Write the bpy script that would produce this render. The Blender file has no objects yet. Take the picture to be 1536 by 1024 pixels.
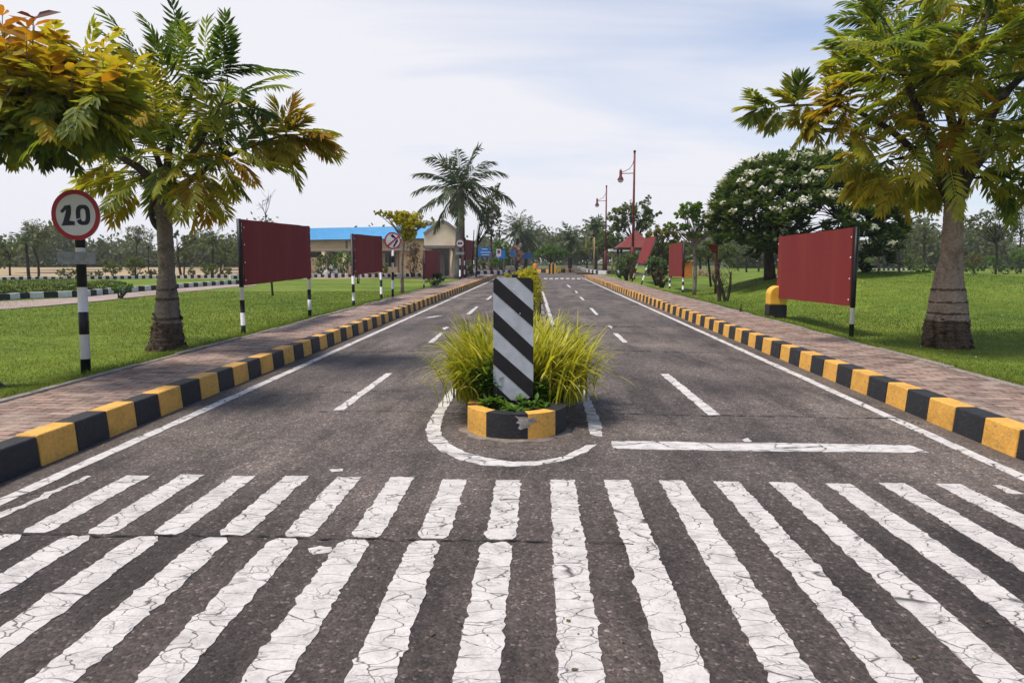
import bpy, math, random
import numpy as np
from mathutils import Vector, Matrix

SC = bpy.context.scene
COL = SC.collection
rad = math.radians
rng = np.random.default_rng(7)
random.seed(7)

# ------------------------------------------------------------------ camera
FPX, HC = 1080.0, 1.5
PITCH = math.atan(124.0 / FPX)
YAW = math.atan(42.0 / math.hypot(FPX, 124.0))
cam_d = bpy.data.cameras.new('camera')
cam_d.sensor_width = 36.0
cam_d.lens = 36.0 * FPX / 1536.0
cam_d.clip_start, cam_d.clip_end = 0.05, 3000
cam = bpy.data.objects.new('camera', cam_d)
COL.objects.link(cam)
cam.location = (0, 0, HC)
cam.rotation_euler = (math.pi / 2 - PITCH, 0, YAW)
SC.camera = cam
CR = cam.rotation_euler.to_matrix()


def ray(px, py):
    return CR @ Vector((px - 768.0, 512.0 - py, -FPX))


def at(px, py, z=0.0):
    """photo pixel -> point on the horizontal plane z"""
    d = ray(px, py)
    t = (z - HC) / d.z
    return Vector((d.x * t, d.y * t, z))


def atY(px, py, Y):
    """photo pixel -> point at road distance Y"""
    d = ray(px, py)
    t = Y / d.y
    return Vector((d.x * t, Y, HC + d.z * t))


def zY(py, Y):
    return atY(810, py, Y).z


def pxm(Y):
    return Y / FPX      # metres per photo pixel at distance Y


# ------------------------------------------------------------------ objects
def tag(o, label=None, cat=None, group=None, kind=None):
    if label: o['label'] = label
    if cat: o['category'] = cat
    if group: o['group'] = group
    if kind: o['kind'] = kind
    return o


def empty(name, loc, label, cat, group=None):
    o = bpy.data.objects.new(name, None)
    COL.objects.link(o)
    o.location = loc
    o.empty_display_size = 0.1
    return tag(o, label, cat, group)


def copy_tree(o, parent=None):
    c = o.copy()
    COL.objects.link(c)
    if parent is not None: c.parent = parent
    for ch in list(o.children):
        copy_tree(ch, c)
    return c


def origin(parent):
    v = Vector((0, 0, 0))
    while parent is not None:
        v += Vector(parent.location)
        parent = parent.parent
    return v


def link(name, me, mats, parent=None):
    o = bpy.data.objects.new(name, me)
    for m in (mats if isinstance(mats, (list, tuple)) else [mats]):
        me.materials.append(m)
    COL.objects.link(o)
    if parent is not None: o.parent = parent
    return o


class MB:
    """collects shapes in world coordinates; build() links them as one mesh"""
    def __init__(s):
        s.v, s.f, s.m, s.sm = [], [], [], []

    def face(s, pts, m=0, smooth=False):
        i = len(s.v)
        s.v += [tuple(p) for p in pts]
        s.f.append(tuple(range(i, i + len(pts))))
        s.m.append(m); s.sm.append(smooth)

    def box(s, lo, hi, m=0, rz=0.0, c=None):
        x0, y0, z0 = lo; x1, y1, z1 = hi
        P = [Vector(p) for p in ((x0, y0, z0), (x1, y0, z0), (x1, y1, z0), (x0, y1, z0),
                                 (x0, y0, z1), (x1, y0, z1), (x1, y1, z1), (x0, y1, z1))]
        if rz:
            c = c or Vector(((x0 + x1) / 2, (y0 + y1) / 2, 0))
            R = Matrix.Rotation(rz, 3, 'Z')
            P = [R @ (p - c) + c for p in P]
        s.hexa(P, m)

    def hexa(s, P, m=0):
        i = len(s.v)
        s.v += [tuple(p) for p in P]
        for f in ((0, 3, 2, 1), (4, 5, 6, 7), (0, 1, 5, 4), (1, 2, 6, 5), (2, 3, 7, 6), (3, 0, 4, 7)):
            s.f.append(tuple(i + k for k in f)); s.m.append(m); s.sm.append(False)

    def bar(s, a, b, w, h, m=0, up=(0, 0, 1)):
        a, b, up = Vector(a), Vector(b), Vector(up)
        d = (b - a).normalized()
        x = d.cross(up)
        if x.length < 1e-4: x = d.cross(Vector((1, 0, 0)))
        x.normalize(); y = x.cross(d).normalized()
        x *= w / 2; y *= h / 2
        s.hexa([a - x - y, a + x - y, b + x - y, b - x - y, a - x + y, a + x + y, b + x + y, b - x + y], m)

    def tube(s, pts, r, n=10, m=0, cap=True, smooth=True, noise=0.0, mfun=None):
        pts = [Vector(p) for p in pts]
        if not isinstance(r, (list, tuple)): r = [r] * len(pts)
        i0 = len(s.v)
        ref = Vector((0.31, 0.95, 0.05)).normalized()
        for k, p in enumerate(pts):
            d = (pts[min(k + 1, len(pts) - 1)] - pts[max(k - 1, 0)]).normalized()
            x = d.cross(ref)
            if x.length < 0.05: x = d.cross(Vector((1, 0, 0)))
            x.normalize(); y = d.cross(x)
            for j in range(n):
                a = 2 * math.pi * j / n
                q = r[k] * (1 + (random.uniform(-noise, noise) if noise else 0))
                s.v.append(tuple(p + x * math.cos(a) * q + y * math.sin(a) * q))
        for k in range(len(pts) - 1):
            for j in range(n):
                a, b = i0 + k * n + j, i0 + k * n + (j + 1) % n
                s.f.append((a, b, b + n, a + n)); s.m.append(mfun(k) if mfun else m); s.sm.append(smooth)
        if cap:
            s.f.append(tuple(i0 + j for j in range(n))[::-1]); s.m.append(mfun(0) if mfun else m); s.sm.append(False)
            e = i0 + (len(pts) - 1) * n
            s.f.append(tuple(e + j for j in range(n))); s.m.append(mfun(len(pts) - 2) if mfun else m); s.sm.append(False)

    def prism(s, poly, axis, depth, m=0, mside=None):
        """poly: world points of the front outline; axis: vector to the back"""
        P = [Vector(p) for p in poly]; D = Vector(axis).normalized() * depth
        i, n = len(s.v), len(P)
        s.v += [tuple(p) for p in P] + [tuple(p + D) for p in P]
        s.f.append(tuple(range(i, i + n))); s.m.append(m); s.sm.append(False)
        s.f.append(tuple(range(i + n, i + 2 * n))[::-1]); s.m.append(m if mside is None else mside); s.sm.append(False)
        for k in range(n):
            a, b = i + k, i + (k + 1) % n
            s.f.append((b, a, a + n, b + n)); s.m.append(m if mside is None else mside); s.sm.append(False)

    def build(s, name, mats, parent=None, bevel=0.0, seg=2):
        o0 = origin(parent)
        me = bpy.data.meshes.new(name)
        me.from_pydata([(x - o0.x, y - o0.y, z - o0.z) for x, y, z in s.v], [], s.f)
        me.polygons.foreach_set('material_index', s.m)
        me.polygons.foreach_set('use_smooth', s.sm)
        me.update()
        o = link(name, me, mats, parent)
        import bmesh
        bm = bmesh.new(); bm.from_mesh(me)
        bmesh.ops.remove_doubles(bm, verts=bm.verts, dist=1e-5)
        bmesh.ops.recalc_face_normals(bm, faces=bm.faces)
        bm.to_mesh(me); bm.free()
        if bevel:
            b = o.modifiers.new('bevel', 'BEVEL')
            b.width, b.segments, b.limit_method = bevel, seg, 'ANGLE'
            b.angle_limit = rad(40)
        return o


def np_mesh(name, V, F, mats, parent=None, hue=None, smooth=False, mat_idx=None):
    V = np.asarray(V, dtype=np.float32).reshape(-1, 3)
    F = np.asarray(F, dtype=np.int32)
    o0 = origin(parent)
    V = V - np.array(o0, dtype=np.float32)
    me = bpy.data.meshes.new(name)
    n, k = F.shape
    me.vertices.add(len(V)); me.vertices.foreach_set('co', V.ravel())
    me.loops.add(n * k); me.loops.foreach_set('vertex_index', F.ravel())
    me.polygons.add(n)
    me.polygons.foreach_set('loop_start', np.arange(0, n * k, k, dtype=np.int32))
    if mat_idx is not None: me.polygons.foreach_set('material_index', np.asarray(mat_idx, dtype=np.int32))
    me.update(calc_edges=True)
    if hue is not None:
        a = me.attributes.new('hue', 'FLOAT', 'FACE')
        a.data.foreach_set('value', np.asarray(hue, dtype=np.float32))
    return link(name, me, mats, parent)


# ------------------------------------------------------------------ materials
class NT:
    def __init__(s, name):
        s.mat = bpy.data.materials.new(name); s.mat.use_nodes = True
        s.t = s.mat.node_tree
        s.b = s.t.nodes['Principled BSDF']; s.out = s.t.nodes['Material Output']
        s.tc = s.n('ShaderNodeTexCoord')

    def n(s, typ, **kw):
        x = s.t.nodes.new(typ)
        for k, v in kw.items():
            if k in x.inputs: x.inputs[k].default_value = v
            else: setattr(x, k, v)
        return x

    def l(s, a, b): s.t.links.new(a, b)

    def coord(s, scale=(1, 1, 1), rot=(0, 0, 0)):
        m = s.n('ShaderNodeMapping'); m.inputs['Scale'].default_value = scale; m.inputs['Rotation'].default_value = rot
        s.l(s.tc.outputs['Object'], m.inputs['Vector']); return m.outputs['Vector']

    def noise(s, scale, vec=None, detail=4, rough=.55, dist=0):
        x = s.n('ShaderNodeTexNoise', Scale=scale, Detail=detail, Roughness=rough, Distortion=dist)
        s.l(vec or s.tc.outputs['Object'], x.inputs['Vector']); return x.outputs['Fac']

    def ramp(s, fac, stops, interp='LINEAR'):
        r = s.n('ShaderNodeValToRGB'); r.color_ramp.interpolation = interp
        e = r.color_ramp.elements
        while len(e) > 1: e.remove(e[-1])
        for i, (p, c) in enumerate(stops):
            if not isinstance(c, (tuple, list)): c = (c, c, c)
            if i == 0: el = e[0]; el.position = p
            else: el = e.new(p)
            el.color = (*c[:3], 1)
        s.l(fac, r.inputs['Fac']); return r.outputs['Color']

    def mix(s, fac, a, b, mode='MIX'):
        m = s.n('ShaderNodeMix', data_type='RGBA', blend_type=mode)
        def put(v, sock):
            if isinstance(v, (int, float)): sock.default_value = v
            elif isinstance(v, (tuple, list)): sock.default_value = (*v[:3], 1)
            else: s.l(v, sock)
        put(fac, m.inputs['Factor']); put(a, m.inputs[6]); put(b, m.inputs[7])
        return m.outputs[2]

    def math(s, op, a, b=0.0, clamp=False):
        m = s.n('ShaderNodeMath', operation=op, use_clamp=clamp)
        for k, v in enumerate((a, b)):
            if isinstance(v, (int, float)): m.inputs[k].default_value = v
            else: s.l(v, m.inputs[k])
        return m.outputs[0]

    def bump(s, h, strength=.3, dist=.02):
        b = s.n('ShaderNodeBump', Strength=strength, Distance=dist)
        s.l(h, b.inputs['Height']); s.l(b.outputs['Normal'], s.b.inputs['Normal'])

    def fin(s, col, rough=.8, spec=.3, metal=0.0):
        if isinstance(col, (tuple, list)): s.b.inputs['Base Color'].default_value = (*col[:3], 1)
        else: s.l(col, s.b.inputs['Base Color'])
        if isinstance(rough, (int, float)): s.b.inputs['Roughness'].default_value = rough
        else: s.l(rough, s.b.inputs['Roughness'])
        s.b.inputs['Specular IOR Level'].default_value = spec
        s.b.inputs['Metallic'].default_value = metal
        return s.mat


def sc(c, k): return tuple(x * k for x in c)


def simple(name, col, rough=.7, var=.25, scale=6, spec=.3, bump=0, bscale=60, col2=None, metal=0, stretch=(1, 1, 1)):
    t = NT(name)
    v = t.coord(stretch)
    f = t.noise(scale, v, 5)
    c = t.ramp(f, [(.3, sc(col, 1 - var)), (.7, col2 or sc(col, 1 + var))])
    if bump: t.bump(t.noise(bscale, None, 3), bump, .01)
    return t.fin(c, rough, spec, metal)


def leaf_mat(name, stops, trans=.35, rough=.5, var=.25, spec=.25):
    t = NT(name)
    a = t.n('ShaderNodeAttribute', attribute_name='hue')
    c = t.ramp(a.outputs['Fac'], stops)
    f = t.noise(9, None, 2)
    c = t.mix(1.0, c, t.ramp(f, [(.3, 1 - var), (.7, 1 + var * .4)]), 'MULTIPLY')
    t.fin(c, rough, spec)
    tr = t.n('ShaderNodeBsdfTranslucent')
    cc = t.mix(1.0, c, (1.3, 1.25, .55), 'MULTIPLY')
    t.l(cc, tr.inputs['Color'])
    ms = t.n('ShaderNodeMixShader'); ms.inputs[0].default_value = trans
    t.l(t.b.outputs[0], ms.inputs[1]); t.l(tr.outputs[0], ms.inputs[2])
    t.l(ms.outputs[0], t.out.inputs['Surface'])
    return t.mat


M = {}


def mk_asphalt():
    t = NT('asphalt')
    big = t.noise(.45, None, 5, .6, .4)
    base = t.ramp(big, [(.34, (.072, .057, .051)), (.5, (.118, .093, .080)), (.66, (.175, .138, .115))])
    ys = t.coord((1.3, .28, 1))
    base = t.mix(1.0, base, t.ramp(t.noise(1.6, ys, 6, .65), [(.36, .55), (.5, 1.0), (.66, 1.25)]), 'MULTIPLY')
    base = t.mix(1.0, base, t.ramp(t.noise(13, None, 5, .7), [(.3, .68), (.7, 1.25)]), 'MULTIPLY')
    vo = t.n('ShaderNodeTexVoronoi', Scale=72.0); t.l(t.tc.outputs['Object'], vo.inputs['Vector'])
    sepc = t.n('ShaderNodeSeparateColor'); t.l(vo.outputs['Color'], sepc.inputs[0])
    agg = t.ramp(sepc.outputs[0], [(0, .55), (.55, .95), (.88, 1.15), (.96, 1.7), (1, 2.8)])
    base = t.mix(1.0, base, agg, 'MULTIPLY')
    # brown dust along the kerbs, and asphalt darker towards the near end, over the crossing
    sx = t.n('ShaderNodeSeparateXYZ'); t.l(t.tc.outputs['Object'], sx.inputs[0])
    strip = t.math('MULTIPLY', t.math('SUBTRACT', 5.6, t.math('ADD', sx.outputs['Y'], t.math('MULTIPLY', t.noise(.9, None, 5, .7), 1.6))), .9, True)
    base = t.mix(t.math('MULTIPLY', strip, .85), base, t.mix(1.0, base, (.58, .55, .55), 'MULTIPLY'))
    patch = t.ramp(t.noise(.8, t.coord((1, .45, 1)), 3, .5, .8), [(.60, 0.0), (.66, .45)])
    base = t.mix(patch, base, t.mix(1.0, base, (.62, .61, .62), 'MULTIPLY'))
    ax = t.math('ABSOLUTE', sx.outputs['X'])
    nz = t.noise(2.2, None, 5, .7)
    edge = t.math('SUBTRACT', t.math('ADD', ax, t.math('MULTIPLY', nz, .45)), 3.62)
    edge = t.math('MULTIPLY', edge, 4.0, True)
    dirt = t.ramp(t.noise(30, None, 4), [(.3, (.055, .042, .034)), (.7, (.15, .115, .09))])
    base = t.mix(t.math('MULTIPLY', edge, .75), base, dirt)
    hh = t.math('ADD', t.math('MULTIPLY', vo.outputs['Distance'], -.7), t.noise(60, None, 3))
    t.bump(hh, .55, .012)
    return t.fin(base, .82, .35)


def mk_paint(name, crack_scale=9.0, col=(.575, .525, .485), wear=.5):
    t = NT(name)
    v = t.coord((.62, 1.15, 1))
    nd = t.n('ShaderNodeTexNoise', Scale=5.0, Detail=4.0); t.l(v, nd.inputs['Vector'])
    va = t.n('ShaderNodeVectorMath', operation='MULTIPLY_ADD')
    t.l(nd.outputs['Color'], va.inputs[0]); va.inputs[1].default_value = (.2, .2, 0); t.l(v, va.inputs[2])
    vo = t.n('ShaderNodeTexVoronoi', Scale=crack_scale, feature='DISTANCE_TO_EDGE')
    t.l(va.outputs[0], vo.inputs['Vector'])
    vo2 = t.n('ShaderNodeTexVoronoi', Scale=crack_scale * 3.2, feature='DISTANCE_TO_EDGE')
    t.l(va.outputs[0], vo2.inputs['Vector'])
    msk = t.ramp(t.noise(3.1, None, 3), [(.30, 0.0), (.46, 1.0)])
    msk2 = t.ramp(t.noise(5.7, None, 3), [(.45, 0.0), (.62, .8)])
    c1 = t.math('MULTIPLY', t.ramp(vo.outputs['Distance'], [(.004, .95), (.026, 0.0)]), msk)
    c2 = t.math('MULTIPLY', t.ramp(vo2.outputs['Distance'], [(.01, .7), (.06, 0.0)]), msk2)
    cr = t.math('MAXIMUM', c1, c2)
    tone = t.ramp(t.noise(7, None, 5, .65), [(.34, sc(col, .78)), (.5, col), (.66, sc(col, 1.1))])
    tone = t.mix(1.0, tone, t.ramp(t.noise(60, None, 3), [(.3, .9), (.7, 1.05)]), 'MULTIPLY')
    chips = t.ramp(t.noise(42, None, 4, .7), [(.66 - .04 * wear, 0.0), (.72 - .04 * wear, 1.0)])
    cr = t.math('MAXIMUM', cr, t.math('MULTIPLY', chips, wear))
    c = t.mix(cr, tone, (.07, .06, .056))
    t.bump(t.math('SUBTRACT', t.noise(50, None, 3), cr), .3, .006)
    return t.fin(c, .75, .3)


def mk_kerb(name, col, dirt=(.2, .17, .14), w=.565):
    t = NT(name)
    c = t.ramp(t.noise(3.5, None, 5, .65), [(.28, sc(col, .72)), (.5, col), (.75, sc(col, 1.14))])
    c = t.mix(1.0, c, t.ramp(t.noise(35, None, 3), [(.3, .86), (.7, 1.08)]), 'MULTIPLY')
    stain = t.ramp(t.noise(11, t.coord((1, 1, 2.2)), 5, .7), [(w, 0.0), (w + .12, .6)])
    c = t.mix(stain, c, dirt)
    t.bump(t.math('ADD', t.noise(45, None, 4), t.math('MULTIPLY', t.noise(7, None, 4), 1.5)), .4, .012)
    return t.fin(c, .62, .35)


def mk_grass():
    t = NT('lawn_grass')
    c = t.ramp(t.noise(.22, None, 6, .62), [(.3, (.072, .118, .013)), (.5, (.13, .185, .019)), (.72, (.20, .235, .036))])
    c = t.mix(1.0, c, t.ramp(t.noise(2.4, None, 5, .65), [(.28, .62), (.5, 1.0), (.74, 1.25)]), 'MULTIPLY')
    c = t.mix(1.0, c, t.ramp(t.noise(28, t.coord((1, .5, 1)), 4, .7), [(.25, .55), (.5, 1.0), (.75, 1.35)]), 'MULTIPLY')
    dry = t.ramp(t.noise(1.1, None, 6, .7), [(.62, 0.0), (.78, .4)])
    c = t.mix(dry, c, (.2, .19, .06))
    t.bump(t.noise(60, None, 3), .6, .03)
    return t.fin(c, .9, .15)


def mk_pave():
    t = NT('brick_paving')
    v = t.coord((1, 1, 1), (0, 0, rad(2)))
    nd = t.n('ShaderNodeTexNoise', Scale=3.0, Detail=3.0); t.l(v, nd.inputs['Vector'])
    va = t.n('ShaderNodeVectorMath', operation='MULTIPLY_ADD')
    t.l(nd.outputs['Color'], va.inputs[0]); va.inputs[1].default_value = (.05, .05, 0); t.l(v, va.inputs[2])
    bk = t.n('ShaderNodeTexBrick', Scale=1.0)
    bk.inputs['Brick Width'].default_value = .24; bk.inputs['Row Height'].default_value = .115
    bk.inputs['Mortar Size'].default_value = .008; bk.inputs['Mortar Smooth'].default_value = .3
    bk.inputs['Color1'].default_value = (.36, .235, .178, 1); bk.inputs['Color2'].default_value = (.165, .108, .087, 1)
    bk.inputs['Mortar'].default_value = (.045, .036, .03, 1)
    t.l(va.outputs[0], bk.inputs['Vector'])
    c = t.mix(1.0, bk.outputs['Color'], t.ramp(t.noise(.9, None, 6, .7), [(.28, .55), (.5, 1.0), (.75, 1.3)]), 'MULTIPLY')
    c = t.mix(t.ramp(t.noise(4, None, 4), [(.46, 0.0), (.68, .6)]), c, (.45, .345, .275))
    c = t.mix(1.0, c, t.ramp(t.noise(40, None, 3), [(.3, .8), (.7, 1.15)]), 'MULTIPLY')
    t.bump(t.math('SUBTRACT', t.noise(18, None, 3), t.math('MULTIPLY', bk.outputs['Fac'], .9)), .6, .012)
    return t.fin(c, .85, .25)


def mk_bark(name, light, dark):
    t = NT(name)
    c = t.ramp(t.noise(4, t.coord((1.2, 1.2, .55)), 6, .68, 1.2), [(.34, dark), (.46, light), (.7, sc(light, 1.25))])
    c = t.mix(t.ramp(t.noise(1.9, t.coord((1, 1, .8)), 5, .7, .8), [(.52, 0.0), (.6, .75)]), c, sc(dark, .85))
    c = t.mix(1.0, c, t.ramp(t.noise(24, t.coord((1, 1, 2.2)), 4, .7), [(.3, .62), (.65, 1.15)]), 'MULTIPLY')
    t.bump(t.math('ADD', t.noise(14, t.coord((1, 1, 2.5)), 6, .7), t.noise(5, None, 4, .6)), 1.0, .05)
    return t.fin(c, .9, .15)


def mk_board():
    t = NT('maroon_board_paint')
    s = t.noise(1.1, t.coord((2.6, 2.6, .3)), 5, .6)
    c = t.ramp(s, [(.3, (.180, .026, .025)), (.55, (.202, .030, .028)), (.8, (.232, .046, .031))])
    c = t.mix(1.0, c, t.ramp(t.noise(38, None, 3), [(.3, .9), (.7, 1.06)]), 'MULTIPLY')
    t.bump(t.noise(50, None, 3), .12, .004)
    return t.fin(c, .75, .12)


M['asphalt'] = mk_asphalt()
M['paint'] = mk_paint('worn_white_paint')
M['line'] = mk_paint('white_line_paint', 3.2, (.60, .555, .52), .35)
M['crack'] = simple('dark_crack', (.018, .016, .015), .95, .3)  # dark colour of the cracks in the road surface
M['dust'] = simple('pale_dust', (.19, .15, .12), .95, .35, 9)
M['kerb_y'] = mk_kerb('yellow_kerb_paint', (.74, .385, .072))
M['kerb_k'] = mk_kerb('black_kerb_paint', (.022, .022, .025), (.07, .066, .062), .56)
M['kerb_w'] = mk_kerb('white_kerb_paint', (.68, .66, .64))
M['concrete'] = simple('concrete', (.23, .20, .175), .9, .35, 7, bump=.4)
M['bare'] = simple('bare_kerb_concrete', (.33, .29, .25), .9, .35, 22, bump=.4)
M['grass'] = mk_grass()
M['pave'] = mk_pave()
M['soil'] = simple('soil', (.075, .05, .035), .95, .4, 12, bump=.5)
M['dry'] = simple('dry_field_earth', (.36, .25, .13), .95, .25, .35, col2=(.45, .33, .19))
M['ground'] = simple('ground_scrub', (.10, .125, .045), .95, .4, .2)
M['path'] = simple('pinkish_path', (.34, .25, .215), .9, .22, 3, bump=.3)
M['board'] = mk_board()
M['black'] = simple('black_paint', (.012, .012, .014), .45, .3, 8)
M['white'] = simple('white_paint', (.70, .69, .68), .5, .1, 9)
M['sign_white'] = simple('sign_white', (.62, .62, .63), .4, .06, 5)
M['sign_red'] = simple('sign_red', (.36, .02, .028), .4, .15, 6)
M['sign_ink'] = simple('sign_ink', (.012, .014, .028), .45, .2, 9)
M['plate'] = simple('grey_plate', (.24, .245, .255), .5, .3, 22)
M['marker_w'] = simple('marker_white_sheeting', (.42, .44, .47), .45, .16, 9)
M['bolt'] = simple('bolt_steel', (.75, .75, .75), .3, .1, metal=.3)
M['grey_trunk'] = mk_bark('grey_bark', (.25, .205, .172), (.10, .08, .066))
M['pale_trunk'] = mk_bark('pale_bark', (.37, .285, .235), (.20, .145, .115))
M['dark_trunk'] = mk_bark('dark_bark', (.060, .047, .038), (.022, .017, .014))
M['limb'] = mk_bark('limb_bark', (.105, .085, .066), (.045, .036, .028))
M['husk'] = mk_bark('fibrous_husk', (.13, .092, .068), (.035, .025, .019))
M['palm_trunk'] = mk_bark('palm_bark', (.17, .16, .15), (.085, .08, .078))
M['lamp_red'] = simple('lamp_maroon', (.16, .028, .026), .5, .3, 5)
M['glass'] = simple('lamp_globe', (.55, .53, .52), .2, .1)
M['wall'] = simple('cream_wall', (.74, .55, .33), .9, .12, 1.2)
M['wall2'] = simple('pale_cream_wall', (.74, .63, .46), .9, .12, 1.2)
M['band'] = simple('grey_brown_band', (.23, .20, .18), .8, .15)
M['roof_blue'] = simple('blue_roof_sheet', (.15, .45, .70), .45, .12, 2.5, spec=.4)
M['roof_red'] = simple('red_roof_tile', (.17, .036, .03), .8, .25, 6)
M['dark_glass'] = simple('dark_window', (.03, .035, .04), .15, .3, 2, spec=.5)
M['curtain'] = simple('window_curtain', (.30, .31, .27), .8, .25, 6, stretch=(6, 6, .5))
M['blue'] = simple('blue_sign', (.02, .16, .46), .45, .12, 5)
M['orange'] = simple('orange_paint', (.62, .19, .035), .6, .18, 4)
M['yellow'] = simple('yellow_paint', (.72, .40, .045), .5, .15, 5)
M['yellow_pole'] = simple('dull_yellow_paint', (.30, .23, .09), .6, .2, 5)
M['stone'] = simple('grey_stone', (.33, .32, .33), .9, .25, 4, bump=.4)

G1, G2, G3 = (.030, .058, .012), (.060, .098, .016), (.115, .135, .018)
M['leaf_fg'] = leaf_mat('compound_leaf', [(0, (.050, .090, .026)), (.2, (.115, .175, .036)), (.36, (.28, .315, .040)), (.52, (.40, .35, .034)),
                                          (.7, (.43, .25, .02)), (.85, (.44, .17, .017)), (.94, (.15, .028, .014)), (1, (.055, .016, .015))], .6)
M['leaf_dark'] = leaf_mat('dark_leaf', [(0, (.024, .046, .014)), (.5, (.075, .122, .034)), (1, (.16, .22, .065))], .28, .42)
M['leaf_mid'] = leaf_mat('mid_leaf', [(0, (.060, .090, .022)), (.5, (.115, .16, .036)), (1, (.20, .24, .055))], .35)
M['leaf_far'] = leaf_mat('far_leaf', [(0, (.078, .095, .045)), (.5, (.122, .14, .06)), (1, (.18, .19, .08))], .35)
M['leaf_olive'] = leaf_mat('olive_leaf', [(0, (.085, .09, .022)), (.5, (.18, .17, .03)), (1, (.30, .25, .036))], .4)
M['leaf_gold'] = leaf_mat('golden_leaf', [(0, (.10, .15, .012)), (.35, (.24, .27, .018)), (.7, (.46, .41, .018)), (1, (.60, .50, .025))], .35)
M['leaf_lime'] = leaf_mat('lime_leaf', [(0, (.055, .12, .015)), (.5, (.10, .20, .025)), (1, (.19, .29, .04))], .35)
M['strap'] = leaf_mat('strap_leaf', [(0, (.07, .11, .012)), (.3, (.20, .25, .014)), (.6, (.42, .41, .024)), (.85, (.58, .53, .06)), (1, (.66, .62, .20))], .45, .5)
M['blade'] = leaf_mat('grass_blade', [(0, (.070, .120, .014)), (.5, (.145, .198, .022)), (1, (.28, .29, .055))], .35, .6, .1)
M['pink'] = leaf_mat('pink_blossom', [(0, (.24, .16, .13)), (.5, (.42, .25, .24)), (1, (.5, .38, .35))], .3)
M['brown_leaf'] = leaf_mat('dry_leaf', [(0, (.05, .035, .025)), (.5, (.12, .085, .05)), (1, (.22, .16, .09))], .25)
M['blossom'] = leaf_mat('white_blossom', [(0, (.62, .58, .52)), (.5, (.75, .73, .70)), (1, (.82, .82, .80))], .3, .6, .1)
M['frond'] = leaf_mat('palm_frond', [(0, (.034, .056, .022)), (.5, (.080, .112, .042)), (1, (.15, .18, .07))], .3, .4)

# ------------------------------------------------------------------ foliage tools
UP = np.array([0, 0, 1.0])


def unit(a):
    a = np.asarray(a, float)
    return a / np.maximum(np.linalg.norm(a, axis=-1, keepdims=True), 1e-9)


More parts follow.
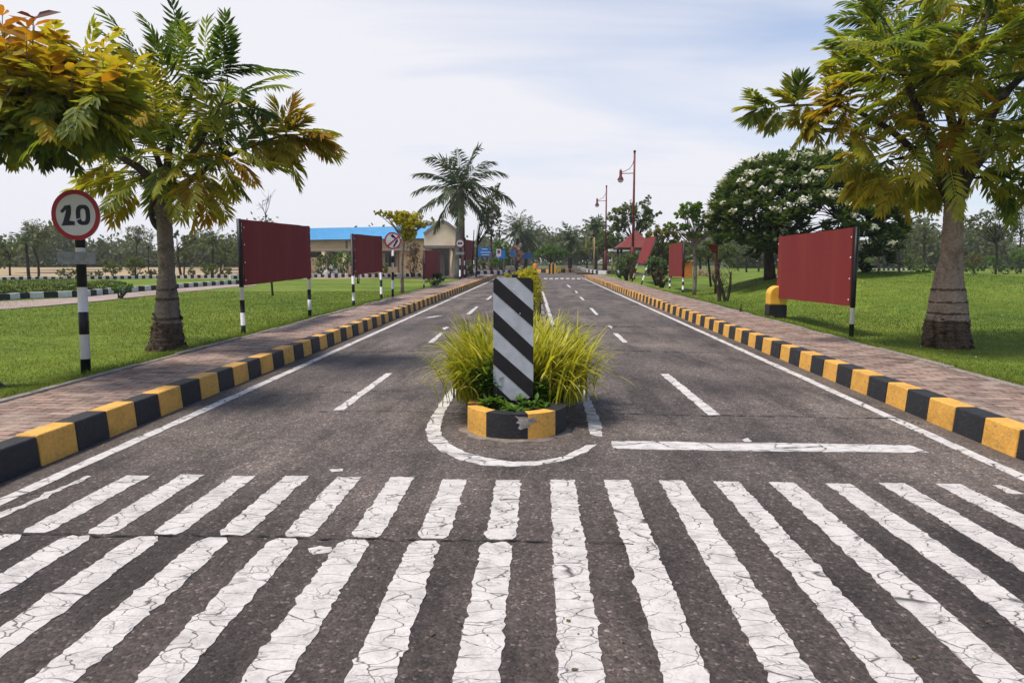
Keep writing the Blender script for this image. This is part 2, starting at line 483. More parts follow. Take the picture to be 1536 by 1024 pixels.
class Leaves:
    def __init__(s): s.V, s.F, s.H, s.n = [], [], [], 0

    def add(s, V, F, H):
        s.V.append(V.reshape(-1, 3)); s.F.append(F + s.n); s.H.append(H); s.n += V.reshape(-1, 3).shape[0]

    def lance(s, b, d, side, nrm, L, W, hue, fold=.18, curl=.12, wide=.5):
        """lance-shaped leaves folded along the midrib; b,d,side,nrm (n,3); L,W,hue (n,)"""
        n = len(b); L = L[:, None]; W = W[:, None]
        V = np.empty((n, 6, 3))
        V[:, 0] = b
        V[:, 1] = b + d * L - nrm * (curl * L)
        V[:, 2] = b + d * L * .28 + side * W * .46 + nrm * W * fold
        V[:, 3] = b + d * L * .62 + side * W * wide * .84 + nrm * (W * fold - L * curl * .35)
        V[:, 4] = b + d * L * .28 - side * W * .46 + nrm * W * fold
        V[:, 5] = b + d * L * .62 - side * W * wide * .84 + nrm * (W * fold - L * curl * .35)
        k = (np.arange(n) * 6)[:, None]
        F = np.concatenate([k + np.array([0, 1, 3, 2]), k + np.array([0, 4, 5, 1])], 0)
        s.add(V, F, np.concatenate([hue, hue]))

    def diamonds(s, c, size, hue, flat=.5, asp=.5):
        """loose small leaves around points c"""
        n = len(c)
        nr = unit(rng.normal(size=(n, 3)) + UP * flat * 2)
        t = unit(np.cross(nr, unit(rng.normal(size=(n, 3)))))
        u = np.cross(nr, t)
        S = (size * rng.uniform(.6, 1.3, n))[:, None]
        V = np.empty((n, 4, 3))
        V[:, 0] = c - t * S * .5; V[:, 1] = c + u * S * asp * .5 - nr * S * .06
        V[:, 2] = c + t * S * .5 - nr * S * .12; V[:, 3] = c - u * S * asp * .5 - nr * S * .06
        F = (np.arange(n) * 4)[:, None] + np.arange(4)
        s.add(V, F, hue)

    def frond(s, base, d0, L, pairs, ll, lw, droop, hue, hvar=.08, t0=.12, ang=(68, 28), sag=.25, tipk=.45):
        d0 = unit(np.array(d0, float))
        m = pairs + 1
        t = np.linspace(0, 1, m)
        D = unit(d0[None] * (1 - (t * .0)[:, None]) - UP[None] * (droop * t ** 1.3)[:, None])
        P = np.vstack([np.zeros((1, 3)), np.cumsum((D[:-1] + D[1:]) * .5 * (L * (1 - t0) / pairs), 0)]) + np.array(base) + d0 * L * t0
        sd = np.cross(D, UP + rng.normal(size=3) * .25); sd = unit(sd)
        nr = unit(np.cross(sd, D))
        # rachis as a thin strip
        w = L * .006
        V = np.empty((m + 1, 2, 3)); PP = np.vstack([np.array(base)[None], P]); SS = np.vstack([sd[:1], sd])
        V[:, 0] = PP - SS * w; V[:, 1] = PP + SS * w
        q = (np.arange(m) * 2)[:, None] + np.array([0, 1, 3, 2])
        s.add(V, q, np.full(m, min(1, hue * .8 + .12)))
        prof = np.sin(np.clip(.25 + t * .75, 0, 1) * math.pi * .86) * (1 - tipk) + tipk
        a = np.radians(ang[0] + (ang[1] - ang[0]) * t)
        for sgn in (-1, 1):
            n = m
            aa = a + rng.normal(size=n) * .10
            d = unit(D * np.cos(aa)[:, None] + sd * (sgn * np.sin(aa))[:, None] - UP * (sag * rng.uniform(.3, 1.5, n))[:, None] + rng.normal(size=(n, 3)) * .05)
            sv = unit(np.cross(d, nr)); nn = unit(np.cross(sv, d)) * np.where(np.sum(np.cross(sv, d) * nr, 1) > 0, 1, -1)[:, None]
            s.lance(P, d, sv, nn, ll * prof * rng.uniform(.85, 1.1, n), lw * prof ** .5 * rng.uniform(.85, 1.15, n),
                    np.clip(hue + rng.normal(size=n) * hvar, 0, 1))
        s.lance(P[-1:], D[-1:], sd[-1:], nr[-1:], np.array([ll * .6]), np.array([lw * .8]), np.array([min(1, hue)]))

    def build(s, name, mat, parent):
        return np_mesh(name, np.concatenate(s.V), np.concatenate(s.F), mat, parent, np.concatenate(s.H))


def branch(mb, a, b, r0, r1, bend=.12, n=6, seg=5, m=0):
    a, b = Vector(a), Vector(b)
    L = (b - a).length
    o = Vector((random.uniform(-1, 1), random.uniform(-1, 1), random.uniform(-.3, 1))) * L * bend
    pts = [a.lerp(b, t) + o * math.sin(math.pi * t) for t in [i / seg for i in range(seg + 1)]]
    mb.tube(pts, [r0 + (r1 - r0) * i / seg for i in range(seg + 1)], n, m)
    return pts


def blob_tree(name, label, base, Y, trunk_top, blobs, mat, bark, leaf=.14, N=3000, r=.07, cat='tree', group=None,
              flat=.4, cl=26, clr=.28, asp=.55, extra_trunks=(), shell=.55, parent_name='crown', lift=0.0, hue0=.45):
    """base: ground point; trunk_top: photo px; blobs: (px, py, rx, ry[, weight]) in photo px at distance Y"""
    root = empty(name, base, label, cat, group)
    k = pxm(Y)
    mb = MB()
    top = atY(*trunk_top, Y)
    branch(mb, base, top, r, r * .7, .04, 8, 6)
    for (bx, tx) in extra_trunks:
        branch(mb, bx, tx, r * .7, r * .45, .06, 7, 6)
    lv = Leaves()
    tot = sum(b[2] * b[3] for b in blobs)
    for b in blobs:
        c = np.array(atY(b[0], b[1], Y)); rx, rz = b[2] * k, b[3] * k
        ry = rx * .85 if len(b) < 5 else b[4]
        ncl = max(3, int(N / cl * b[2] * b[3] / tot))
        u = unit(rng.normal(size=(ncl, 3))) * (shell + (1 - shell) * rng.uniform(0, 1, (ncl, 1)) ** .6)
        cc = c + u * np.array([rx, ry, rz])
        for q in cc[:max(2, min(7, ncl // 6))]:
            branch(mb, top - Vector((0, 0, (top - base).length * random.uniform(0, .12))), q, r * .42, r * .08, .12, 5, 4)
        hc = hue0 + rng.normal(size=ncl) * .16 + u[:, 2] * .10
        pts = np.repeat(cc, cl, 0) + unit(rng.normal(size=(ncl * cl, 3))) * (clr * min(rx, rz) * rng.uniform(0, 1, (ncl * cl, 1)) ** .45)
        lv.diamonds(pts, leaf, np.clip(np.repeat(hc, cl) + rng.normal(size=ncl * cl) * .12, 0, 1), flat, asp)
    mb.build('trunk', bark, root)
    lv.build(parent_name, mat, root)
    return root


def bush(name, label, base, Y, blobs, mat, leaf=.09, N=1500, cat='shrub', group=None, stems=4, **kw):
    root = empty(name, base, label, cat, group)
    k = pxm(Y)
    mb = MB(); lv = Leaves()
    tot = sum(b[2] * b[3] for b in blobs); cl = kw.get('cl', 18)
    for b in blobs:
        c = np.array(atY(b[0], b[1], Y)); rx, rz = b[2] * k, b[3] * k
        ncl = max(4, int(N / cl * b[2] * b[3] / tot))
        sh = kw.get('shell', .5)
        u = unit(rng.normal(size=(ncl, 3))) * (sh + (1 - sh) * rng.uniform(0, 1, (ncl, 1)) ** .6)
        cc = c + u * np.array([rx, rx * kw.get('depth', .9), rz])
        cc[:, 2] = np.maximum(cc[:, 2], base.z + .03)
        hc = kw.get('hue0', .45) + rng.normal(size=ncl) * .16 + u[:, 2] * .12
        pts = np.repeat(cc, cl, 0) + unit(rng.normal(size=(ncl * cl, 3))) * (kw.get('clr', .25) * min(rx, rz) * rng.uniform(0, 1, (ncl * cl, 1)) ** .45)
        pts[:, 2] = np.maximum(pts[:, 2], base.z + .01)
        lv.diamonds(pts, leaf, np.clip(np.repeat(hc, cl) + rng.normal(size=ncl * cl) * .12, 0, 1), kw.get('flat', .4), kw.get('asp', .5))
        for q in cc[:stems]:
            branch(mb, base + Vector((random.uniform(-.06, .06), random.uniform(-.06, .06), -.02)), q, kw.get('sr', .02), .006, .1, 5, 4)
    mb.build('stem', kw.get('bark', M['dark_trunk']), root)
    lv.build('foliage', mat, root)
    return root


def palm(name, label, base, top, rb, rt, L, nf, mat, group=None, ll=.45, lw=.05, pairs=26, el=(-50, 80), droop=.9, bark=None, bias=None, cat='palm tree', hue=.45, bulge=0.0):
    root = empty(name, base, label, cat, group)
    mb = MB()
    base, top = Vector(base), Vector(top)
    n = 14
    pts = [base.lerp(top, i / n) for i in range(n + 1)]
    rr = [rb * (1 - i / n) + rt * i / n + bulge * math.sin(math.pi * min(1, i / n * 1.4)) + (0.012 * rb if i % 2 else 0) for i in range(n + 1)]
    pts[0] = pts[0] - Vector((0, 0, .05))
    mb.tube(pts, rr, 12)
    mb.build('trunk', bark or M['palm_trunk'], root)
    lv = Leaves()
    for i in range(nf):
        az = i * 2.39996 + random.uniform(-.25, .25)
        e = rad(el[0] + (el[1] - el[0]) * ((i + .5) / nf) ** .85)
        d = (math.cos(az) * math.cos(e), math.sin(az) * math.cos(e), math.sin(e))
        lv.frond(top, d, L * random.uniform(.85, 1.1), pairs, ll, lw, droop * random.uniform(.7, 1.25), hue + random.uniform(-.2, .2), .1, .08, (58, 25), .45, .35)
    lv.build('crown', mat, root)
    return root


# ------------------------------------------------------------------ ground, lawns, road
def lawn_z(x, y):
    x = np.asarray(x, float); y = np.asarray(y, float)
    s = np.clip((x - 5.9) / 4.2, 0, 1); s = s * s * (3 - 2 * s)
    far = np.clip((x - 13) / 12, 0, 1)
    return .18 + .84 * s * np.exp(-((y - 27) / 6.5) ** 2) * (1 - .55 * far) + .012 * np.sin(x * .9 + y * .5)


def LZ(px, py):
    """point on the (possibly mounded) lawn behind a photo pixel"""
    p = at(px, py, .18)
    if p.x > 5:
        for _ in range(30):
            q = at(px, py, float(lawn_z(p.x, p.y)))
            p = p.lerp(q, .5)
    return p


def grid_slab(name, x0, x1, y0, y1, nx, ny, mat, zf, skirt=.35, edge=None):
    X = np.linspace(x0, x1, nx); Yv = np.linspace(0, 1, ny) ** 1.4 * (y1 - y0) + y0
    xx, yy = np.meshgrid(X, Yv)
    V = np.stack([xx, yy, zf(xx, yy)], -1).reshape(-1, 3)
    i = np.arange(nx * ny).reshape(ny, nx)
    F = np.stack([i[:-1, :-1], i[:-1, 1:], i[1:, 1:], i[1:, :-1]], -1).reshape(-1, 4)
    per = np.concatenate([i[0, :], i[1:, -1], i[-1, -2::-1], i[-2::-1, 0]])
    V2 = V[per].copy(); V2[:, 2] -= skirt
    j = len(V) + np.arange(len(per)); a = np.arange(len(per) - 1)
    F2 = np.stack([per[a], j[a], j[a + 1], per[a + 1]], -1)
    o = np_mesh(name, np.vstack([V, V2]), np.vstack([F, F2]), mat)
    o.data.polygons.foreach_set('use_smooth', [True] * len(F) + [False] * len(F2))
    return tag(o, kind='structure')


mb = MB(); mb.face([(-300, -40, -.06), (300, -40, -.06), (300, 400, -.06), (-300, 400, -.06)])
tag(mb.build('ground', M['ground']), kind='structure')

EDGE = 4.86          # outer edge of the pavements
grid_slab('lawn_left', -70, -EDGE - .10, -6, 47.5, 90, 70, M['grass'], lambda x, y: .18 + .012 * np.sin(x * .9 + y * .5))
grid_slab('lawn_right', EDGE + .10, 75, -6, 63, 150, 110, M['grass'], lawn_z)
grid_slab('far_field', 9.6, 140, 63.02, 110, 40, 20, M['grass'], lambda x, y: .17 + 0 * x)
grid_slab('dry_field', -190, -11, 47.52, 112, 40, 30, M['dry'], lambda x, y: .16 + .05 * np.sin(x * .3) * np.sin(y * .2))
grid_slab('verge_left', -10.98, -EDGE - .10, 47.52, 62, 20, 10, M['soil'], lambda x, y: .17 + 0 * x)

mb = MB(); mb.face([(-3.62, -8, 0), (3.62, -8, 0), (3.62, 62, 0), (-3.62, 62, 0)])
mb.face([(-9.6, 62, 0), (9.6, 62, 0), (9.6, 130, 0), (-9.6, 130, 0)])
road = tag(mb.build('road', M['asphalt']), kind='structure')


def jag(a, b, step=.03, amp=.008):
    a, b = Vector(a), Vector(b)
    L = (b - a).length; n = max(2, int(L / step)); d = (b - a).normalized(); s = Vector((-d.y, d.x, 0))
    out, k = [], 0.0
    for i in range(n):
        k = k * .45 + random.gauss(0, amp * .72)
        if random.random() < .06: k += random.choice((-1, 1)) * amp * 1.6
        w = min(1, i / 2.0)
        out.append(a.lerp(b, i / n) + s * max(-amp * 3, min(amp * 3, k)) * w)
    return out


def marking(name, corners, mat, step=.03, amp=.006, z=.004, label=None):
    """a painted patch with ragged edges lying on the road"""
    P = []
    for i in range(len(corners)):
        a, b = corners[i], corners[(i + 1) % len(corners)]
        P += jag((a[0], a[1], z), (b[0], b[1], z), step, amp)
    mb = MB(); mb.prism([(p.x, p.y, z) for p in P], (0, 0, -1), .003)
    o = mb.build(name, mat, road)
    if label: o['label'] = label
    return o


# zebra crossing
Y0c, Yk = 1.85, 3.70
Y1c = at(768, 719).y
for i in range(18):
    xl = .077 + (i - 9) * .368; xr = xl + .168
    if i == 0:
        marking('zebra_stripe', [(xl + .03, Yk + .1), (xl + .1, Yk + .1), (xr - .03, Y1c - .05), (xr - .07, Y1c - .03)], M['paint'], .03, .012, label='badly worn zebra stripe by the left kerb')
    elif i == 17:
        marking('zebra_stripe', [(xl + .02, Yk + .9), (xl + .09, Yk + .9), (xl + .05, Y1c), (xl, Y1c)], M['paint'], .03, .012, label='badly worn zebra stripe by the right kerb')
    else:
        j = random.uniform(-.02, .02)
        if i >= 9:
            sl = .03 * (xl - .2)
            marking('zebra_stripe', [(xl + sl, Y0c), (xr + sl, Y0c), (xr + sl * .8 + random.uniform(-.006, .006), Yk + j), (xr, Y1c + j), (xl, Y1c + j), (xl + sl * .8, Yk + j)], M['paint'], .025, .0055)
            continue
        q = random.uniform(.0, .008)
        marking('zebra_stripe', [(xl + .03, Yk + .012 + q), (xr - .02, Yk + .016 + q), (xr, Yk + .06), (xr, Y1c + j), (xl, Y1c + j), (xl, Yk + .07)], M['paint'], .025, .0055)
    sh = .03 * (xl - .2)
    if i not in (0, 17):
        q = random.uniform(.0, .006)
        marking('zebra_stripe', [(xl + sh, Y0c), (xr + sh, Y0c), (xr + sh, Yk - .075), (xr + sh - .035, Yk - .010 - q), (xl + sh + .04, Yk - .008 - q), (xl + sh, Yk - .07)], M['paint'], .025, .006)
# edge lines
for s in (-1, 1):
    marking('edge_line', [(s * 3.29, 1.2), (s * 3.39, 1.2), (s * 3.39, 58), (s * 3.29, 58)], M['line'], .12, .004)


def px_mark(name, pts, mat=None, amp=.005, step=.04):
    marking(name, [at(*p)[:2] for p in pts], mat or M['line'], step, amp)


for q in ([(498.8, 616), (514.8, 615.5), (588.5, 560), (579, 560)], [(641.7, 514), (649.4, 514), (667, 498.4), (661, 498.4)],
          [(699, 471.4), (705.6, 471.4), (718, 459.7), (713.8, 459.7)], [(729, 449.6), (733, 449.6), (738.5, 444), (735.5, 444)],
          [(1063, 623), (1081, 622.5), (1003, 561), (990.8, 561)], [(934.4, 513.8), (941.8, 513.6), (927, 500), (919.5, 500)],
          [(894, 472.7), (898, 472), (888.4, 462), (884, 462)], [(873.5, 450), (877, 450), (872.4, 445.5), (868.8, 445.5)],
          [(864.5, 439.5), (867.5, 439.5), (864.5, 436.3), (862, 436.3)], [(854, 431), (857, 431), (852, 427), (849.6, 427)]):
    px_mark('lane_dash', q)
px_mark('stop_line', [(920, 673), (1100, 676.5), (1394, 679), (1365, 668), (1115, 664), (917, 661.5)])
px_mark('worn_paint_patch', [(911, 489), (914, 487.5), (919, 491), (918, 493)], M['line'], .012)
px_mark('worn_paint_patch', [(636, 477), (650, 474), (666, 473), (652, 476)], M['line'], .02)
px_mark('worn_paint_patch', [(1113, 660), (1122, 657), (1128, 662), (1118, 663.5)], M['line'], .01)
px_mark('worn_paint_patch', [(494, 704), (515, 703), (514, 707), (498, 708)], M['paint'], .012)
px_mark('worn_paint_patch', [(462, 823), (480, 819), (497, 821), (495, 829), (470, 832)], M['paint'], .012)
px_mark('worn_paint_patch', [(663, 492), (669, 490), (674, 491), (667, 495)], M['line'], .012)
for k in range(8):
    x = 816 + k * 8.3
    px_mark('give_way_dash', [(x, 418.6), (x + 5, 418.6), (x + 4.7, 417.2), (x, 417.2)], amp=.02)
outer = [(687, 574), (667, 593), (648, 624), (639, 643), (643, 662), (661, 677.5), (689, 690), (729, 698), (770, 700), (807.5, 698), (845, 691.5), (879, 679), (895, 666.5)]
inner = [(693, 574), (681, 596), (667, 618), (660.6, 640), (662, 652.5), (673, 665), (698, 679), (729, 687), (770, 693), (807, 692), (845, 685), (879, 668), (892, 666)]
px_mark('island_outline', outer + inner[::-1][1:], M['line'], .006, .03)
px_mark('island_outline', [(853, 548), (867, 577), (878, 618), (885, 651), (903, 655), (903, 637), (890, 609), (871.6, 574), (859, 548)], M['line'], .008)
px_mark('island_outline', [(828, 492.3), (853, 547.2), (859, 547.2), (833, 491)], M['line'], .014)
px_mark('island_outline', [(812, 437), (820, 465), (828, 491.6), (833, 490), (823, 459), (815, 437)], M['line'], .014)
# continuous left outline of the median
marking('island_outline', [(-.98, 8.2), (-.90, 8.2), (-.78, 30), (-.84, 30)], M['line'], .08, .01)


# cracks in the asphalt
def crack(pts, w=.012):
    P = []
    for a, b in zip(pts[:-1], pts[1:]): P += jag((*a, 0), (*b, 0), .05, .016)
    P.append(Vector((*pts[-1], 0)))
    L, R = [], []
    for p in P:
        ww = w * random.choice((.05, .3, .6, .9, 1.1)) * random.uniform(.6, 1.2)
        L.append((p.x, p.y - ww, .0068)); R.append((p.x, p.y + ww * .6, .0068))
    mb = MB()
    for i in range(len(L) - 1): mb.face([L[i], L[i + 1], R[i + 1], R[i]])
    mb.build('crack', M['crack'], road)


crack([(-3.5, 3.66), (-2.9, 3.70), (-2.2, 3.685), (-1.7, 3.715), (-1.1, 3.69), (-.3, 3.70), (.06, 3.69)], .011)
crack([(.26, 3.69), (.5, 3.675)], .007)
crack([(.9, 3.68), (1.02, 3.69), (1.2, 3.66)], .005)
crack([at(450, 618)[:2], at(560, 617)[:2], at(690, 619)[:2]], .010)
crack([at(900, 621)[:2], at(1120, 624)[:2], at(1360, 628)[:2]], .016)
crack([at(395, 595)[:2], at(500, 588)[:2], at(615, 586)[:2]], .012)
crack([at(525, 529)[:2], at(600, 527)[:2], at(690, 525)[:2]], .026)
crack([at(878, 523)[:2], at(960, 527)[:2], at(1100, 530)[:2]], .026)
crack([at(870, 489)[:2], at(930, 490)[:2], at(985, 491)[:2]], .05)
crack([at(832, 467)[:2], at(862, 470)[:2]], .07)
crack([at(640, 475)[:2], at(720, 472)[:2]], .03)
for k in range(14):
    x, y = random.uniform(-2.9, 2.9), random.uniform(4.7, 14)
    crack([(x, y), (x + random.uniform(.1, .5), y + random.uniform(-.12, .12)), (x + random.uniform(.5, .9), y + random.uniform(-.2, .2))], .004)

# loose grit and leaves on the road
n = 900
gx = np.where(rng.random(n) < .55, rng.choice([-1, 1], n) * (3.55 - np.abs(rng.normal(size=n)) * .16), rng.uniform(-3.3, 3.3, n)); gy = 2.0 + rng.random(n) ** 1.8 * 16
lv = Leaves(); c = np.stack([gx, gy, np.full(n, .009)], 1)
lv.diamonds(c, np.where(rng.random(n) < .9, .014, .03), rng.random(n), 3.0, .8)
tag(lv.build('road_grit', M['brown_leaf'], None), kind='stuff')

# kerbs, pavements, edging
KB = .4195
yb0 = at(1477, 664.7).y
for s, nm in ((-1, 'kerb_left'), (1, 'kerb_right')):
    mb = MB()
    ph = at(67.8, 698.7).y if s < 0 else yb0
    k = -8
    while ph + k * KB < 60:
        a, b = ph + k * KB, ph + (k + 1) * KB
        yellow = (k % 2 == 0) if s < 0 else (k % 2 == 1)
        g = .0025
        dx = random.uniform(-.008, .008); dz = random.uniform(-.007, .007)
        x0, x1 = (3.615 + dx, 3.81)
        P = [(s * x0, a + g, -.02), (s * x1, a + g, -.02), (s * x1, b - g, -.02), (s * x0, b - g, -.02),
             (s * (x0 + .02), a + g, .225 + dz), (s * x1, a + g, .225 + dz), (s * x1, b - g, .225 + dz), (s * (x0 + .02), b - g, .225 + dz)]
        if s < 0: P = [P[i] for i in (1, 0, 3, 2, 5, 4, 7, 6)]
        mb.hexa(P, 0 if yellow else 1)
        k += 1
    tag(mb.build(nm, [M['kerb_y'], M['kerb_k']], bevel=.012), kind='structure')
    mb = MB(); mb.box((s * 3.812 if s > 0 else -EDGE, -6, -.02), (EDGE if s > 0 else -3.812, 60, .205))
    tag(mb.build('pavement_left' if s < 0 else 'pavement_right', M['pave']), kind='structure')
    mb = MB(); y = -5.0
    while y < 60:
        L = random.uniform(.8, 1.1); dz = random.uniform(-.012, .012)
        mb.box((min(s * (EDGE + .002), s * (EDGE + .1)), y, -.02), (max(s * (EDGE + .002), s * (EDGE + .1)), y + L - .012, .222 + dz))
        y += L
    tag(mb.build('edging_left' if s < 0 else 'edging_right', M['concrete'], bevel=.012), kind='structure')

# lawn blades (uncountable)
def blades(name, pts, h, w, lean=.5):
    n = len(pts)
    a = rng.uniform(0, 2 * math.pi, n); t = np.stack([np.cos(a), np.sin(a), 0 * a], 1)
    ln = np.stack([rng.normal(size=n), rng.normal(size=n), 0 * a], 1) * (h * lean)[:, None]
    V = np.empty((n, 3, 3)); V[:, 0] = pts - t * w[:, None]; V[:, 1] = pts + t * w[:, None]; V[:, 2] = pts + ln + UP * h[:, None]
    F = np.arange(n * 3).reshape(n, 3)
    u, v = pts[:, 0], pts[:, 1]
    hue = np.clip(.45 + .16 * np.sin(u * 1.7 + np.sin(v)) * np.sin(v * .9) + .14 * np.sin(u * .53 + v * .31 + 2) + .12 * np.sin(u * 4.1 + 1.3 * np.sin(v * 2.3)) + rng.normal(size=n) * .2, 0, 1)
    return tag(np_mesh(name, V, F, M['blade'], None, hue), kind='stuff')


for s in (-1, 1):
    n = 170000
    y = 5.0 + rng.random(n) ** 1.7 * 24
    x = 4.95 + rng.random(n) ** 1.3 * (3.2 + y * .62)
    z = lawn_z(x, y) if s > 0 else .18 + .012 * np.sin(-x * .9 + y * .5)
    pts = np.stack([s * x, y, z - .004], 1)
    blades('grass', pts, rng.uniform(.012, .036, n) * (1 + .4 * (y > 12)), .0028 + y * .00026)
    n = 9000     # longer fringe by the edging
    y = 4 + rng.random(n) ** 1.5 * 30; x = 4.955 + np.abs(rng.normal(size=n)) * .06
    blades('grass', np.stack([s * x, y, np.full(n, .175)], 1), rng.uniform(.05, .11, n), .003 + y * .0003, .6)

n = 1500
sx_ = rng.choice([-1, 1], n); y = 6 + rng.random(n) ** 1.5 * 22; x = 5.0 + rng.random(n) ** 1.2 * (3 + y * .6)
z = np.where(sx_ > 0, lawn_z(x, y), .18) + .022
lv = Leaves(); lv.diamonds(np.stack([sx_ * x, y, z], 1), np.where(rng.random(n) < .8, .022, .05), rng.random(n), 1.5, .7)
tag(lv.build('fallen_leaves', M['brown_leaf'], None), kind='stuff')
n = 420
sx_ = rng.choice([-1, 1, 1], n); y = 7 + rng.random(n) ** 1.5 * 20; x = 5.1 + rng.random(n) * (3 + y * .5)
z = np.where(sx_ > 0, lawn_z(x, y), .18) + .035
lv = Leaves(); lv.diamonds(np.stack([sx_ * x, y, z], 1), .020, rng.random(n), 1.0, .9)
tag(lv.build('lawn_daisies', M['blossom'], None), kind='stuff')

# ------------------------------------------------------------------ the traffic island
IX, IR = -.20, .44
def right_edge(y): return .24 - max(0, y - 9) * .0105
def left_edge(y): return -.64 + max(0, y - 9) * .002
isl = empty('traffic_island', (IX, 6.25, 0), 'narrow planted median with a rounded nose of yellow and black kerb blocks', 'traffic island')
path = []
yc = 6.27
for k in range(0, 46):
    a = rad(180 + 4 * k)
    path.append((IX + IR * math.cos(a), yc + IR * math.sin(a)))
ysd = [yc + .4 * i for i in range(1, 62)]
lft = [(left_edge(y), y) for y in ysd]; rgt = [(right_edge(y), y) for y in ysd]
full = lft[::-1] + path + rgt
def offs(pl, d):
    out = []
    for i, p in enumerate(pl):
        a, b = pl[max(0, i - 1)], pl[min(len(pl) - 1, i + 1)]
        t = Vector((b[0] - a[0], b[1] - a[1])).normalized(); out.append((p[0] - t.y * d, p[1] + t.x * d))
    return out
inn = offs(full, .13)
mb = MB()
nl = len(lft)
for i in range(len(full) - 1):
    if nl <= i < nl + 46: yel = 3 <= (i - nl) < 14 or 26 <= (i - nl) < 35
    else: yel = ((max(nl - i, i - nl - 45)) % 2 == 1)
    a, b, c, d = full[i], full[i + 1], inn[i + 1], inn[i]
    h = .225 if a[1] < 8.3 else .07
    a2 = (a[0] * .975 + d[0] * .025 , a[1] * .975 + d[1] * .025); b2 = (b[0] * .975 + c[0] * .025, b[1] * .975 + c[1] * .025)
    mb.hexa([(*a, -.01), (*b, -.01), (*c, -.01), (*d, -.01), (*a2, h), (*b2, h), (*c, h), (*d, h)], (0 if yel else 1) if a[1] < 8.3 else 2)
mb.build('kerb', [M['kerb_y'], M['kerb_k'], M['concrete']], isl, bevel=.01)
mb = MB()
for i in range(len(inn) // 2): 
    j = len(inn) - 1 - i
    mb.face([(*inn[i], .17), (*inn[i + 1], .17), (*inn[j - 1], .17), (*inn[j], .17)])
mb.build('soil', M['soil'], isl)
# chipped bare patch on the nose of the kerb
mb = MB()
P = []
for k in range(26):
    t = 2 * math.pi * k / 26; rr = random.uniform(.6, 1.2) * (1 + .25 * math.sin(t * 3 + .6))
    ang = math.pi * 1.5 + .20 + math.cos(t) * .21 * rr; zz = min(.222, .165 + math.sin(t) * .055 * rr)
    R = IR + .0035 - .003 * (zz / .225)
    P.append((IX + R * math.cos(ang), yc + R * math.sin(ang), zz))
cen = Vector((IX + IR * math.cos(math.pi * 1.5 + .20), yc + IR * math.sin(math.pi * 1.5 + .20) - .004, .15))
for k in range(26): mb.face([cen, P[k], P[(k + 1) % 26]])
mb.build('bare_patch', M['bare'], isl)
# cement skirt around the nose
mb = MB()
for k in range(24):
    def rp(q, e): 
        a = math.pi + math.pi * q / 24; R = IR + e; return (IX + R * math.cos(a), yc + R * math.sin(a))
    e0, e1 = [.06 + .025 * math.sin(q * 1.3) + .015 * math.sin(q * 3.1) for q in (k, k + 1)]
    mb.face([(*rp(k, -.01), .018), (*rp(k + 1, -.01), .018), (*rp(k + 1, e1), .003), (*rp(k, e0), .003)])
mb.build('cement_skirt', M['dust'], isl)

# object marker
PY = 6.36
mk = empty('hazard_marker', (-.225, PY, .17), 'black and white diagonal striped hazard panel standing in the nose of the planted median', 'hazard marker')
mb = MB()
pl = [Vector(atY(*p, PY)) for p in ((740, 420), (744, 416.5), (796, 416.5), (800, 421), (800, 592), (792, 598), (774, 600.5), (744, 597), (740, 592))]
mb.prism(pl, (0, 1, 0), .006, 0, 1)
mb.build('panel', [M['marker_w'], M['black']], mk)
mb = MB()
def stripe(pts): mb.prism([Vector(atY(*p, PY - .003)) for p in pts], (0, 1, 0), .002, 0)
stripe([(740, 420), (744, 416.5), (800, 466), (800, 491), (740, 438)])
stripe([(740, 465), (800, 521), (800, 547), (740, 491)])
stripe([(740, 520.5), (800, 573), (800, 592), (796, 596), (740, 546)])
stripe([(740, 575), (766, 599.5), (744, 597), (740, 592)])
stripe([(774, 416.5), (796, 416.5), (800, 421), (800, 440)])
mb.build('diagonal_stripes', M['black'], mk)
mb = MB(); mb.bar((-.222, PY + .035, .10), (-.222, PY + .035, 1.36), .05, .05, 0, (0, 1, 0))
mb.build('post', M['black'], mk)
for q in ((771, 433), (776, 588), (780, 470)):
    mb = MB(); p = atY(*q, PY - .005); mb.tube([p, p + Vector((0, -.004, 0))], .005, 8)
    mb.build('bolt', M['bolt'], mk)


